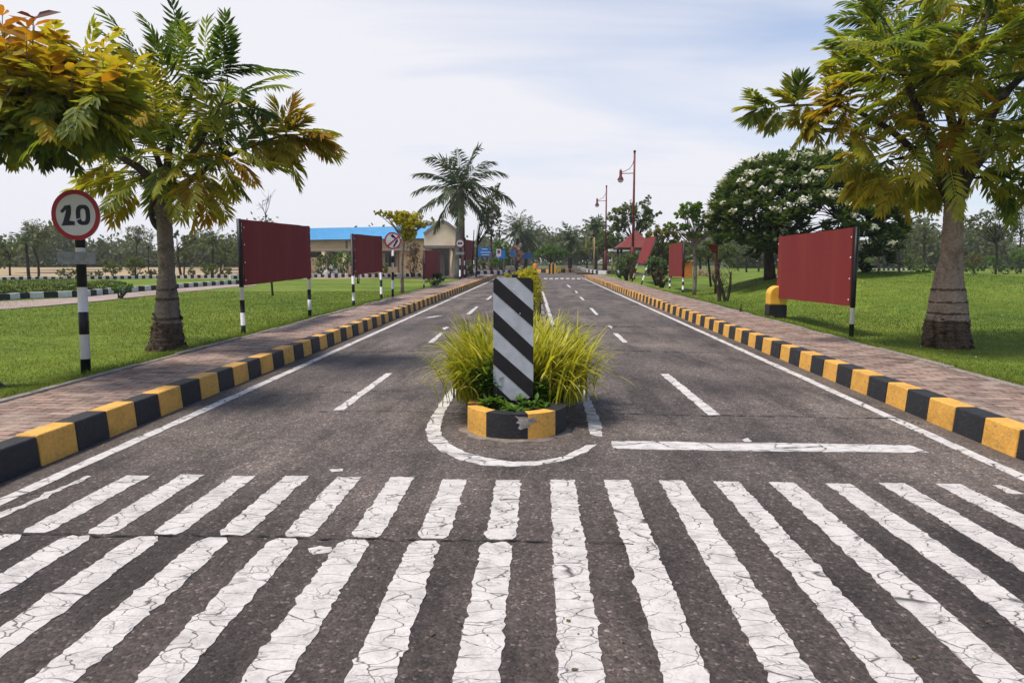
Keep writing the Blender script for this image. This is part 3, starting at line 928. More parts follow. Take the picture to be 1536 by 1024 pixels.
# strap-leaf clumps
def strap_clump(label, cx, cy, cz, N, L, bias, seedhue, spread=.14, group='strap leaf clumps around the hazard marker'):
    root = empty('ornamental_grass', (cx, cy, cz), label, 'ornamental grass', group)
    az = rng.uniform(0, 2 * math.pi, N); 
    if bias is not None:
        az = np.where(rng.random(N) < .72, bias + rng.normal(size=N) * .85, az)
    sx_ = np.sign(cx + .21); ca, sa = np.cos(az), np.sin(az)
    az = np.where((ca * sx_ < .25) & (sa < 0), np.arctan2(-sa, ca), az)
    e0 = np.radians(90 - np.abs(rng.normal(size=N)) * 10 - 1); ln = L * rng.uniform(.5, 1.1, N); cur = rng.uniform(.4, 2.7, N)
    S = 8
    P = np.stack([cx + rng.normal(size=N) * spread, cy + rng.normal(size=N) * spread, np.full(N, cz)], 1)
    V = np.empty((N, S + 1, 2, 3)); w0 = rng.uniform(.008, .0155, N)
    for k in range(S + 1):
        t = k / S
        e = e0 - cur * t ** 1.2
        d = np.stack([np.cos(az) * np.cos(e), np.sin(az) * np.cos(e), np.sin(e)], 1)
        sd = np.stack([-np.sin(az), np.cos(az), 0 * az], 1) * (w0 * (1 - t ** 4) * (.6 + t * .8 if t < .5 else 1))[:, None] + rng.normal(size=(N, 3)) * .0006
        V[:, k, 0] = P - sd; V[:, k, 1] = P + sd
        P = P + d * (ln / S)[:, None]
        P[:, 2] = np.maximum(P[:, 2], .03)
    # no blade may grow through the hazard panel
    hit = ((V[..., 1] < 6.41) & (np.abs(V[..., 0] + .225) < .21)).reshape(N, -1).any(1)
    V = V[~hit]; N = len(V)
    V = V.reshape(-1, 3)
    b = (np.arange(N) * (S + 1) * 2)[:, None, None] + (np.arange(S) * 2)[None, :, None] + np.array([0, 1, 3, 2])[None, None]
    hue = np.clip(seedhue + rng.normal(size=N) * .2, 0, 1)[:, None] + (np.arange(S) / S * .28 - .14)[None]
    np_mesh('leaves', V, b.reshape(-1, 4), M['strap'], root, np.clip(hue, 0, 1).reshape(-1))
    return root


strap_clump('arching yellow green strap leaf clump left of the hazard marker', -.45, 6.72, .17, 1100, .72, math.pi * 1.05, .56)
strap_clump('arching yellow green strap leaf clump right of the hazard marker', .04, 6.72, .17, 1150, .74, -.05, .62)
strap_clump('taller strap leaf clump behind the left side of the hazard marker', -.44, 7.3, .17, 750, .84, math.pi * .9, .60)
strap_clump('taller strap leaf clump behind the right side of the hazard marker', .03, 7.35, .17, 750, .86, .25, .62)
# low herbs at the foot of the marker
for (label, x, y, hgt, nn, hu) in (('low leafy herb at the left foot of the hazard marker', -.40, 6.22, .10, 60, .55), ('low leafy herb at the right foot of the hazard marker', -.06, 6.2, .09, 50, .25),
                               ('tall green herb between hazard marker and left strap clump', -.49, 6.40, .42, 130, .3), ('small herb under the centre of the hazard marker', -.24, 6.02, .06, 36, .45),
                               ('green herb under the right strap leaf clump', .04, 6.42, .22, 70, .2)):
    root = empty('leafy_herb', (x, y, .17), label, 'herb', 'herbs at the foot of the hazard marker')
    nn = int(nn * 1.4)
    lv = Leaves(); mb = MB()
    for q in range(max(5, nn // 8)):
        tip = Vector((x + random.gauss(0, .06), y + random.gauss(0, .05), .17 + hgt * random.uniform(.5, 1.15)))
        b0 = Vector((x + random.gauss(0, .04), y + random.gauss(0, .04), .168))
        mb.tube([b0, b0.lerp(tip, .5) + Vector((random.gauss(0, .01), 0, .01)), tip], [.003, .0025, .0015], 5)
        m = 9
        t = rng.uniform(.35, 1, m)[:, None]
        bb = np.array(b0) * (1 - t) + np.array(tip) * t
        d = unit(np.stack([rng.normal(size=m), rng.normal(size=m), rng.uniform(.0, .7, m)], 1)); sv = unit(np.cross(d, UP)); nr = np.cross(sv, d)
        lv.lance(bb, d, sv, nr, rng.uniform(.06, .12, m), rng.uniform(.026, .048, m), np.clip(hu + rng.normal(size=m) * .2, 0, 1))
    mb.build('stem', M['leaf_lime'], root); lv.build('foliage', M['leaf_lime'], root)

# golden shrubs along the median
for (label, Y, blobs, N) in (('golden yellow shrub behind the hazard marker on the median', 11.5, [(791, 440, 23, 34), (786, 425, 16, 20), (800, 452, 15, 22)], 2600),
                             ('golden shrub farther along the median, top just above the hazard marker', 16, [(794, 420, 15, 18), (787, 412, 12, 11)], 1500),
                             ('low green shrub on the median just behind the strap leaf clumps', 9.2, [(782, 478, 26, 20)], 900),
                             ('low green shrub on the median between the two nearer golden shrubs', 13.6, [(788, 447, 20, 15)], 800),
                             ('low green shrub on the median past the second golden shrub', 18.2, [(793, 432, 15, 10)], 600),
                             ('low shrub far along the median before its far end', 27, [(795, 419, 12, 7)], 500),
                             ('rounded green shrub farther back on the median behind the golden shrubs', 20, [(800, 420, 10, 14), (796, 410, 8, 9)], 1100),
                             ('low yellow green shrub on the median left of the golden shrubs', 24, [(766, 414, 12, 6), (778, 412, 9, 6)], 700)):
    b = Vector((atY(blobs[0][0], 440, Y).x, Y, .17))
    bush('golden_shrub', label, b, Y, blobs, M['leaf_gold'], .045 if Y < 13 else .07, N, group='golden shrubs on the median', hue0=.62, shell=.35, clr=.35)


# ------------------------------------------------------------------ signs and boards
def banded(mb, a, b, r, bands, n=14):
    """bands: (fraction, material index) from the foot up"""
    a, b = Vector(a), Vector(b); t = 0.0
    for f, m in bands:
        mb.tube([a.lerp(b, t), a.lerp(b, t + f)], r, n, m); t += f


def board(label, p1, p2, z1, z2, bands, pr=.04, bolts=True, lean=None, group='maroon boards along the pavements', facing=1, sheet=0.0):
    """p1,p2: feet of the two posts; z1, z2: (bottom, top) of the panel at each post"""
    p1, p2 = Vector(p1), Vector(p2)
    root = empty('sign_board', p1.lerp(p2, .5), label, 'sign board', group)
    d = (p2 - p1).normalized(); nrm = Vector((d.y, -d.x, 0)) * facing
    L = lean or (lambda p: p)
    def PT(base, z, off=0.0, along=0.0): return L(base + d * along + nrm * off + Vector((0, 0, z - base.z)))
    mb = MB()
    nseg = 14; top, bot = [], []
    for i in range(nseg + 1):
        t = i / nseg; b = p1.lerp(p2, t)
        w = .004 * math.sin(t * 9)
        top.append((b, z1[1] + (z2[1] - z1[1]) * t + random.gauss(0, .002), w)); bot.append((b, z1[0] + (z2[0] - z1[0]) * t + random.gauss(0, .003), w))
    for i in range(nseg):
        P = []
        for (b, z, w) in (bot[i], bot[i + 1]): P.append(PT(b, z, pr + .004 + w))
        for (b, z, w) in (bot[i + 1], bot[i]): P.append(PT(b, z, pr + .022 + w))
        for (b, z, w) in (top[i], top[i + 1]): P.append(PT(b, z, pr + .004 + w))
        for (b, z, w) in (top[i + 1], top[i]): P.append(PT(b, z, pr + .022 + w))
        mb.hexa(P)
    po = mb.build('panel', M['board'], root)
    mb = MB()
    for (z0, zz) in ((0, 0), (1, 1)):
        q0 = (z1[z0] + .05) if z0 == 0 else z1[1] - .03
        q1 = (z2[z0] + .05) if z0 == 0 else z2[1] - .03
        mb.bar(PT(p1, q0), PT(p2, q1), .035, .035)
    mb.build('rail', M['black'], root)
    for p, z in ((p1, z1), (p2, z2)):
        mb = MB()
        foot = PT(p, p.z - .05); tp = PT(p, z[1] + .01)
        h = z[1] - p.z + .06; low = (z[0] - p.z + .02) / h
        nb = len(bands); bl = [(low / nb, m) for m in bands] + [(1 - low, 1)]
        banded(mb, foot, tp, pr, bl)
        mb.build('post', [M['white'], M['black']], root)
        if bolts:
            for t in (.08, .35, .62, .88):
                mb = MB()
                q = PT(p, z[0] + (z[1] - z[0]) * t, pr + .023, .03 if p is p1 else -.03)
                mb.tube([q, q + nrm * .012], .014, 8)
                mb.build('bolt', M['bolt'], root)
    return root


def foot(px, py): return LZ(px, py)
BW = (1, 0, 1, 0)
Fp = lambda x, Y: Vector((x, Y, float(lawn_z(x, Y)) if x > 0 else .18))
board('largest maroon board on the left, nearest the camera, beyond the speed sign', Fp(-5.16, 12.3), Fp(-5.16, 15.95), (1.04, 2.17), (1.08, 2.21), BW)
board('second maroon board on the left lawn, in front of the blue roofed building', Fp(-5.14, 19.7), Fp(-5.14, 23.2), (1.06, 2.17), (1.09, 2.21), BW)
board('third maroon board on the left, low, beside a dark bush at the pavement edge', Fp(-5.1, 31.6), Fp(-5.1, 36), (.62, 1.86), (.64, 1.90), (1, 0), bolts=False)
board('farthest maroon board on the left, just past the palm trunk', Fp(-5.12, 49), Fp(-5.12, 56), (1.40, 2.80), (1.42, 2.86), BW, bolts=False)
board('largest maroon board on the right, over the yellow and black bollard', Fp(5.32, 12.45), Fp(5.32, 16.25), (.70, 2.02), (.635, 1.98), (1, 0), facing=-1)
board('upright maroon board on the right lawn, left of the small umbrella shaped tree', Fp(5.62, 28.6), Fp(5.78, 32.4), (.80, 2.14), (.72, 2.12), BW, bolts=False, facing=-1)
p0 = Fp(5.25, 40)
def lean_f(p):
    R = Matrix.Rotation(rad(17), 3, 'Y')
    return R @ (Vector(p) - p0) + p0
board('maroon board leaning over to the right on its splayed posts by the dark bushes', Fp(5.25, 37.6), Fp(5.25, 41.5), (1.25, 2.72), (1.30, 2.72), BW, bolts=False, lean=lean_f, facing=-1)


def round_sign(name, label, foot_p, cpx, Y, Rpx, plate=None, bands=None, group=None, face=None, pr=.035, ring=.82, yaw=0.0, lean_top=None):
    root = empty(name, foot_p, label, 'traffic sign', group)
    c = atY(*cpx, Y); R = Rpx * pxm(Y)
    def W(u, v, off):    # sign plane coordinates
        return c + Matrix.Rotation(yaw, 3, 'Z') @ Vector((u * R, -off, v * R))
    seg = 56
    ringp = [(math.cos(2 * math.pi * k / seg), math.sin(2 * math.pi * k / seg)) for k in range(seg)]
    mb = MB()
    mb.prism([W(u, v, 0) for u, v in ringp], W(0, 0, -1) - W(0, 0, 0), .012, 0)
    mb.build('disc', M['sign_white'], root)
    mb = MB()
    for k in range(seg):
        (a, b), (e, f) = ringp[k], ringp[(k + 1) % seg]
        mb.hexa([W(a, b, .001), W(e, f, .001), W(e * ring, f * ring, .001), W(a * ring, b * ring, .001), W(a, b, .003), W(e, f, .003), W(e * ring, f * ring, .003), W(a * ring, b * ring, .003)])
    mb.build('red_rim', M['sign_red'], root)
    if face: face(W, root)
    mb = MB()
    tp = Vector((c.x, c.y + pr + .014, c.z + R * .85))
    banded(mb, foot_p - Vector((0, 0, .05)), tp, pr, bands, 16)
    mb.build('post', [M['white'], M['black']], root)
    if plate:
        (x0, y0, x1, y1) = plate
        mb = MB(); a, b = atY(x0, y1, Y), atY(x1, y0, Y)
        mb.box((a.x, Y - .02, a.z), (b.x, Y - .008, b.z))
        mb.build('plate', M['plate'], root, bevel=.004)
        mb = MB(); rr = random.Random(3)
        for k in range(46):
            t = rr.random()
            x = a.x + (b.x - a.x) * (.16 + .72 * t); z = a.z + (b.z - a.z) * (.45 + .22 * math.sin(t * 13) * rr.random() + rr.uniform(-.08, .08))
            q = Vector((x, Y - .0205, z)); e = q + Vector((rr.uniform(-.03, .03), 0, rr.uniform(-.012, .012)))
            mb.bar(q, e, .001, .0035, 0, (0, 1, 0))
        if x1 - x0 > 30: mb.build('faded_writing', M['stone'], root)
    return root


def face20(W, root):
    mb = MB()
    def poly(pts): mb.prism([W(x, y, .004) for x, y in pts], W(0, 0, -1) - W(0, 0, 0), .003)
    # 2 : thick stencil numeral
    q = lambda pts: [((x - 175) / 124, (175 - y) / 124) for x, y in pts]
    for P in ([(98, 157), (123, 129), (129, 147), (108, 166)], [(123, 129), (151, 125), (154, 138), (129, 147)],
              [(129, 147), (154, 138), (152, 168), (126, 162)], [(126, 162), (152, 168), (141, 203), (111, 205)],
              [(111, 205), (141, 203), (168, 206), (168, 225), (99, 227)]):
        poly(q(P))
    # 0 : oval ring with a stencil bridge
    def oval(a, hw, hh):
        ca, sa = math.cos(a), math.sin(a)
        return (213 + hw * math.copysign(abs(ca) ** .72, ca), 175 + hh * math.copysign(abs(sa) ** .72, sa))
    n = 40
    for k in range(n):
        a0, a1 = 2 * math.pi * k / n, 2 * math.pi * (k + 1) / n
        if 2.72 < (a0 + a1) / 2 < 2.86: continue
        poly(q([oval(a0, 36, 50), oval(a1, 36, 50), oval(a1, 14, 31), oval(a0, 14, 31)]))
    mb.build('numerals', M['sign_ink'], root)


f = at(129, 562, .18)
round_sign('traffic_sign', 'round red rimmed speed limit sign reading 20 on a black and white post', f, (113.5, 322.5), f.y, 37.8, (88, 378, 144, 396.5),
           [(.112, 1), (.134, 0), (.122, 1), (.134, 0), (.127, 1), (.084, 0), (.287, 1)], face=face20, pr=.052)


def face_noleft(W, root):
    mb = MB()
    def st(pts, off=.004): mb.prism([W(x, y, off) for x, y in pts], W(0, 0, -1) - W(0, 0, 0), .002)
    st([(-.02, -.72), (.20, -.72), (.66, .02), (.46, .12)])
    st([(.66, .02), (.46, .12), (-.02, .42), (.16, .62), (.5, .22)])
    st([(-.25, .62), (.02, .80), (.22, .50), (-.05, .35)])
    mb.build('arrow', M['sign_ink'], root)
    mb = MB()
    st2 = [(-.72, -.56), (-.60, -.70), (.76, .44), (.66, .56)]
    mb.prism([W(x, y, .0065) for x, y in st2], W(0, 0, -1) - W(0, 0, 0), .002)
    mb.build('red_slash', M['sign_red'], root)


f = at(589, 449, .18)
round_sign('traffic_sign', 'round no left turn sign with red slash on a black and white post', f, (589, 361), f.y, 12.6, None,
           [(.06, 0), (.12, 1), (.13, 0), (.12, 1), (.14, 0), (.10, 1), (.14, 0), (.19, 1)], face=face_noleft, pr=.04, ring=.84)


def face_specs(W, root):
    mb = MB()
    for cx in (-.28, .28):
        mb.prism([W(cx + .27 * math.cos(a) , .0 + .3 * math.sin(a), .004) for a in [k * math.pi / 8 for k in range(16)]], W(0, 0, -1) - W(0, 0, 0), .002)
    mb.build('symbol', M['sign_ink'], root)


f = Vector((-5.05, 45.5, .18))
round_sign('traffic_sign', 'small round white sign with a pill shaped plate, before the palm trunk', f, (690, 365), 45.5, 6.2, (684, 378, 696.5, 382),
           [(.1, 1), (.16, 0), (.12, 1), (.16, 0), (.46, 1)], face=face_specs, pr=.05, ring=.84)

# bollard in front of the right board
bp = LZ(1163, 477)
root = empty('concrete_bollard', bp, 'round topped yellow and black concrete block under the right board', 'bollard')
mb = MB()
w2, dp = .19, .16
def arch(z0, z1, rnd):
    pts = []
    for k in range(13):
        a = math.pi * k / 12
        pts.append((-math.cos(a) * w2, z1 - rnd + math.sin(a) * rnd))
    return [(-w2, z0)] + pts[0:13] + [(w2, z0)]
mb.prism([bp + Vector((x, -dp, z)) for x, z in arch(.30, .72, .19)], (0, 1, 0), dp * 2)
mb.build('yellow_top', M['yellow'], root, bevel=.03, seg=3)
mb = MB(); mb.box((bp.x - w2 - .004, bp.y - dp - .004, bp.z - .05), (bp.x + w2 + .004, bp.y + dp + .004, bp.z + .30))
mb.build('black_base', M['black'], root, bevel=.012)


# ------------------------------------------------------------------ street lamps
def lamp(label, x, Y, H=8.2, side=-1):
    z0 = .18
    root = empty('street_lamp', (x, Y, z0), label, 'street lamp', 'maroon street lamps beside the road')
    mb = MB()
    mb.tube([(x, Y, z0 - .05), (x, Y, 2.2), (x, Y, 2.25)], [.20, .13, .085], 14)
    mb.tube([(x, Y, 2.2), (x, Y, H)], [.085, .062], 12)
    mb.build('pole', M['lamp_red'], root)
    mb = MB(); mb.tube([(x, Y, H), (x, Y, H + .12)], [.085, .07], 12); mb.build('pole_cap', M['black'], root)
    mb = MB(); az = H - 1.30; ax = x + side * .86
    mb.tube([(x, Y, az), (ax, Y, az - .02)], .025, 8)
    mb.tube([(x, Y, H - .3), (x + side * .10, Y, H - .72), (x + side * .3, Y, H - 1.02), (x + side * .58, Y, H - 1.16), (ax, Y, az + .02)], .02, 8)
    mb.build('arm', M['lamp_red'], root)
    mb = MB()
    mb.tube([(ax, Y, az + .28), (ax, Y, az + .22), (ax, Y, az + .18), (ax, Y, az - .12), (ax, Y, az - .2), (ax, Y, az - .36), (ax, Y, az - .42)], [.015, .03, .085, .085, .10, .19, .205], 18)
    hd = mb.build('lamp_head', M['lamp_red'], root)
    mb = MB(); pts, rr = [], []
    for k in range(9):
        a = math.pi / 2 * k / 8
        pts.append((ax, Y, az - .422 - .17 * math.sin(a))); rr.append(max(.01, .19 * math.cos(a)))
    mb.tube(pts, rr, 18)
    mb.build('globe', M['glass'], hd)
    return root


lamp('tallest looking maroon street lamp right of the road, by the red roofed gazebo', 5.97, 47)
lamp('second maroon street lamp right of the road, farther away', 6.2, 69)
lamp('maroon lamp pole standing beside the palm trunk', -5.42, 51.5, 6.5, -1)
lamp('maroon lamp pole on the left beyond the slender tree', -5.45, 81, 8.0, 1)

# ------------------------------------------------------------------ foreground trees
def spline(pts, n=10):
    pts = [Vector(p) for p in pts]; out = []
    for i in range(len(pts) - 1):
        p0, p1, p2, p3 = pts[max(0, i - 1)], pts[i], pts[i + 1], pts[min(len(pts) - 1, i + 2)]
        for k in range(n):
            t = k / n
            out.append(.5 * ((2 * p1) + (p2 - p0) * t + (2 * p0 - 5 * p1 + 4 * p2 - p3) * t * t + (3 * p1 - p0 - 3 * p2 + p3) * t ** 3))
    out.append(pts[-1]); return out


def fg_tree(name, label, Y, trunk, limbs, shoots, mat_trunk, leaf, ll, lw, husk_to=None, skirt=None):
    """trunk: (px,py,width px); limbs: lists of (px,py,dY,radius m); shoots: (px,py,dY,bx,by,k,n,L,hue)"""
    base = atY(trunk[0][0], trunk[0][1], Y)
    root = empty(name, base, label, 'tree', 'broad crowned trees near the camera')
    mb = MB()
    pts, rr = [], []
    for (px, py, w) in trunk:
        pts.append(atY(px, py, Y)); rr.append(w * pxm(Y) / 2)
    sp = spline(pts, 8); rs = [r[0] for r in spline([(r, 0, 0) for r in rr], 8)]
    rs = [r * (1 + .022 * math.sin(i * 2.1) + random.uniform(-.014, .014)) for i, r in enumerate(rs)]
    i0 = 0
    mb.tube(sp, rs, 26, 0, True, True, .04, (lambda k: 1 if (husk_to and k < husk_to) else 0))
    # old leaf base rings: ragged collars
    k = 2
    while k < (husk_to or 0) + 16:
        k += random.choice((2, 3, 4) if k < (husk_to or 0) else (5, 8, 9))
        c, r = sp[k], rs[k]
        mb.tube([c - Vector((0, 0, .012)), c + Vector((0, 0, .004)), c + Vector((0, 0, .03))], [r * 1.005, r * (1.02 + .05 * random.random()), r * .985], 22, 1, False, True, .028)
    for q in range(130):      # torn fibres and flakes of old leaf bases
        k = random.randrange(1, (husk_to or 4) + 4); a = random.uniform(0, 2 * math.pi); c, r = sp[k], rs[k]
        o = Vector((math.cos(a), math.sin(a), 0)); tn = Vector((-o.y, o.x, 0)); w = random.uniform(.02, .07); h = random.uniform(.012, .05)
        b0 = c + o * (r * .99) + Vector((0, 0, random.uniform(-.03, .03)))
        mb.face([b0 - tn * w, b0 + tn * w, b0 + tn * w * .5 + o * random.uniform(.006, .035) + Vector((0, 0, h * random.choice((-1, 1)))), b0 - tn * w * .6 + o * random.uniform(.006, .035) + Vector((0, 0, h))], 1)
    for q in range(9):        # roots running into the turf
        a = 2 * math.pi * q / 9 + random.uniform(-.3, .3); o = Vector((math.cos(a), math.sin(a), 0)); r = rs[0]
        mb.tube([sp[0] + o * r * .75 + Vector((0, 0, .10)), sp[0] + o * r * 1.02 + Vector((0, 0, .02)), sp[0] + o * r * random.uniform(1.05, 1.25) + Vector((0, 0, -.03))], [.05, .04, .025], 7, 1, False, True, .1)
    ends = []
    for Lb in limbs:
        P = [atY(a, b, Y + dy) for (a, b, dy, r) in Lb]
        s2 = spline(P, 6); r2 = [v[0] for v in spline([(r, 0, 0) for (_, _, _, r) in Lb], 6)]
        mb.tube(s2, [max(.006, v) for v in r2], 9, 2, True, True, .03)
        ends += s2[3:]
    lv = Leaves()
    E = np.array([list(e) for e in ends])
    for (px, py, dY, bx, by, kk, n, L, hue) in shoots:
        c = np.array(atY(px, py, Y + dY))
        i = int(np.argmin(np.linalg.norm(E - c, axis=1) + np.maximum(0, E[:, 2] - c[2]) * .6))
        if np.linalg.norm(E[i] - c) > .06: branch(mb, Vector(E[i]), Vector(c), .014, .006, .10, 5, 5, 2)
        bias = np.array([bx, -.25, by], float)
        for q in range(n):
            d = unit(bias * kk + unit(rng.normal(size=3)))
            off = rng.normal(size=3) * .05
            lv.frond(c + off, d, L * rng.uniform(.62, 1.08), 12, ll * rng.uniform(.85, 1.12), lw, rng.uniform(.02, .5), float(np.clip(hue + rng.normal() * .10, 0, 1)), .06, .14, (62, 26), .12, .5)
    mb.build('trunk', [mat_trunk, M['husk'], M['limb']], root)
    lv.build('crown', leaf, root)
    return root


# --- left tree
LT = []
def S(px, py, bx, by, n=8, L=.85, hue=.36, k=1.0, dY=None):
    LT.append((px, py, rng.uniform(-.9, .9) if dY is None else dY, bx, by, k, n, L, hue))
S(300, 128, .1, .9, 8, .90, .08, 1.2, -.2); S(340, 112, .5, .6, 8, .80, .08, 1.2); S(352, 148, .9, .1, 7, .75, .10, 1.1)
S(268, 110, -.2, .9, 5, .85, .12, 1.5); S(218, 105, -.35, .75, 5, .75, .2, 1.6); S(320, 170, .7, -.1, 7, .8, .14)
for (x, y, h) in ((160, 150, .62), (190, 130, .62), (200, 165, .55), (230, 150, .58), (250, 170, .5), (275, 150, .42), (170, 185, .5), (215, 190, .42), (295, 185, .42),
                  (180, 210, .36), (240, 205, .36), (265, 215, .36), (300, 210, .38), (325, 195, .42), (205, 235, .38), (285, 235, .38), (235, 235, .34), (150, 175, .6), (135, 165, .62), (330, 220, .42)):
    S(x, y, (x - 245) / 200, .22, 3, .68, h - .06, 1.0)
for (x, y) in ((250, 140), (228, 175), (262, 190), (282, 168), (210, 150), (245, 222), (190, 192), (312, 160), (225, 212), (272, 240)):
    S(x, y, 0, .25, 3, .62, .36, .6)
for (x, y, bx, by, h, n) in ((172, 245, -.8, -.3, .44, 5), (168, 270, -.8, -.35, .48, 4), (192, 262, -.6, -.7, .45, 4), (210, 280, -.4, -.6, .45, 4), (280, 275, .35, -.9, .5, 5), (300, 265, .5, -.7, .5, 5),
                          (315, 285, .45, -.9, .52, 4), (335, 255, .8, -.45, .46, 5), (350, 232, .9, -.2, .46, 5), (255, 258, 0, -.4, .4, 5), (230, 262, -.2, -.5, .42, 4)):
    S(x, y, bx, by, n, .58, h + .02, 1.9)
for (x, y, bx, by, h) in ((365, 215, .9, .0, .40), (390, 208, .7, -.3, .44), (395, 200, .6, .5, .48), (412, 212, .5, -.9, .52), (425, 203, .9, .2, .50), (440, 205, .5, -.8, .50), (452, 203, 1, .1, .54), (465, 207, 1, -.2, .57), (425, 195, .3, .8, .52)):
    S(x, y, bx, by, 5, .48, h, 1.5, 0.0)
fg_tree('compound_leaf_tree', 'left tree with ringed grey trunk and green to yellow crown beside the speed sign', at(251, 524, .18).y,
        [(251, 525, 52), (251, 512, 48), (251, 496, 43), (251, 478, 39), (251, 452, 33), (250, 430, 28), (250, 407, 24), (249, 380, 23), (247.5, 350, 22.5), (246, 326, 23), (245, 305, 25), (245, 288, 24)],
        [[(243, 300, 0, .10), (215, 258, -.1, .06), (180, 235, -.2, .045), (133, 205, -.3, .03), (122, 180, -.3, .015)],
         [(246, 300, 0, .09), (250, 265, .1, .06), (256, 212, .2, .045), (280, 160, .1, .03), (302, 100, 0, .014)],
         [(248, 300, 0, .10), (264, 286, 0, .075), (288, 268, 0, .05), (330, 240, 0, .035), (380, 218, 0, .024), (430, 203, 0, .015), (468, 204, 0, .008)],
         [(243, 350, 0, .02), (232, 336, -.05, .04), (226, 315, -.1, .035), (230, 290, -.1, .03), (215, 262, .2, .02)],
         [(246, 296, .05, .08), (244, 262, .4, .05), (225, 205, .6, .035), (205, 140, .6, .018)],
         [(246, 296, -.05, .08), (262, 262, -.4, .05), (300, 215, -.6, .03), (335, 150, -.5, .014)]],
        LT, M['grey_trunk'], M['leaf_fg'], .26, .038, 22)

# --- tree outside the left edge, its crown reaching into the picture
LT = []
YL = at(-30, 580, .18).y
twigs = []
for (x, y0, y1, h) in ((35, 192, 62, .78), (80, 182, 60, .76), (122, 180, 72, .70), (8, 195, 52, .80), (-30, 200, 40, .8), (150, 168, 92, .66), (60, 190, 95, .70), (100, 182, 98, .66), (20, 200, 110, .66), (-15, 200, 90, .66), (172, 160, 98, .62), (190, 160, 92, .6), (45, 190, 30, .9), (2, 195, 22, .92)):
    twigs.append((x, y0, y1, h))
base = atY(-30, 580, YL)
root = empty('compound_leaf_tree', base, 'tree at the left edge, orange broad leaves reaching in from outside', 'tree', 'broad crowned trees near the camera')
mb = MB()
def Lp(px, py, dy=0.0): return atY(px, py, YL + dy)
tr = spline([Lp(-32, 582), Lp(-34, 540), Lp(-40, 440), Lp(-46, 330), Lp(-50, 270)], 8)
rs = [.24, .2, .16, .13, .12, .115, .11, .11, .11]; rs = [float(np.interp(i / (len(tr) - 1), [0, .06, .14, .4, 1], [.24, .2, .155, .12, .11])) for i in range(len(tr))]
mb.tube(tr, rs, 18, 0, True, True, .03)
l1 = spline([Lp(-50, 275), Lp(-20, 235), Lp(15, 195, -.1), (Lp(70, 188, -.1)), Lp(120, 180), Lp(180, 164, .1), Lp(215, 160, .2)], 6)
mb.tube(l1, [.07 - .06 * i / (len(l1) - 1) for i in range(len(l1))], 9)
l2 = spline([Lp(-50, 275), Lp(-50, 180, .3), Lp(-45, 90, .5)], 6); mb.tube(l2, [.07 - .055 * i / (len(l2) - 1) for i in range(len(l2))], 9)
l3 = spline([Lp(-50, 275), Lp(-40, 215, -.3), Lp(-8, 170, -.4), Lp(20, 130, -.5)], 6); mb.tube(l3, [.035 - .03 * i / (len(l3) - 1) for i in range(len(l3))], 9)
lv = Leaves()
for (x, y0, y1, h) in twigs:
    for rep in range(4):
        dy = rng.uniform(-.6, .6)
        a = np.array(Lp(x + rng.uniform(-9, 9), y0, dy * .4)); b = np.array(Lp(x + rng.uniform(-6, 12), y1 + rng.uniform(0, 26) * rep, dy))
        L = np.linalg.norm(b - a)
        pairs = 8
        t = np.linspace(.12, 1, pairs)
        P = a + (b - a) * t[:, None] + rng.normal(size=(pairs, 3)) * .008
        mb.tube([Vector(a), Vector((a + b) / 2 + rng.normal(size=3) * .01), Vector(b)], [.008, .006, .004], 5)
        for i in range(pairs):
            ang = rng.uniform(0, math.pi) if i % 2 else rng.uniform(-.5, .5)
            hh = float(np.clip((.32 + (h - .40) * t[i]) + rng.normal() * .05 + (.10 if (t[i] > .93 and rng.random() < .6) else 0), .1, 1))
            for sg in (0, math.pi):
                d = unit(np.array([[math.cos(ang + sg), math.sin(ang + sg), .25 - .3 * rng.random() + .6 * (t[i] > .95)]]))
                sv = unit(np.cross(d, UP + rng.normal(size=3) * .3)); nr = np.cross(sv, d)
                nr *= np.sign(nr[0, 2])
                lv.lance(P[i:i + 1], d, sv, nr, np.array([rng.uniform(.20, .32) * (1.1 - .35 * t[i])]), np.array([rng.uniform(.085, .13)]), np.array([hh]), .12, .22, .52)
for k in range(34):
    x = rng.uniform(-70, 125) if k > 6 else rng.uniform(100, 170)
    y = rng.uniform(165, 208) if x < 90 else rng.uniform(155, 178)
    c = np.array(Lp(x, y, rng.uniform(-.5, .7)))
    E = np.array([list(e) for e in l1]); i = int(np.argmin(np.linalg.norm(E - c, axis=1)))
    branch(mb, Vector(E[i]), Vector(c), .01, .005, .08, 5, 3)
    for q in range(4):
        d = unit(np.array([0, -.2, -.55]) + unit(rng.normal(size=3)))
        lv.frond(c, d, rng.uniform(.28, .46), 7, .19, .05, rng.uniform(.2, .7), float(np.clip(.30 + rng.normal() * .12, 0, .6)), .06, .12, (62, 30), .3, .5)
for k in range(26):
    x = rng.uniform(-60, 190); y = rng.uniform(75 + max(0, x) * .22, 170)
    c = np.array(Lp(x, y, rng.uniform(-.3, .9)))
    i = int(np.argmin(np.linalg.norm(E - c, axis=1)))
    branch(mb, Vector(E[i]), Vector(c), .008, .004, .05, 5, 3)
    for q in range(5):
        d = unit(np.array([0, -.2, .1]) + unit(rng.normal(size=3)))
        lv.frond(c, d, rng.uniform(.32, .55), 6, .20, .068, rng.uniform(.3, .8), float(np.clip(.36 + (170 - y) / 95 * .20 + rng.normal() * .07, .2, .85)), .06, .12, (64, 30), .22, .55)
mb.build('trunk', [M['grey_trunk'], M['husk']], root)
lv.build('crown', M['leaf_fg'], root)

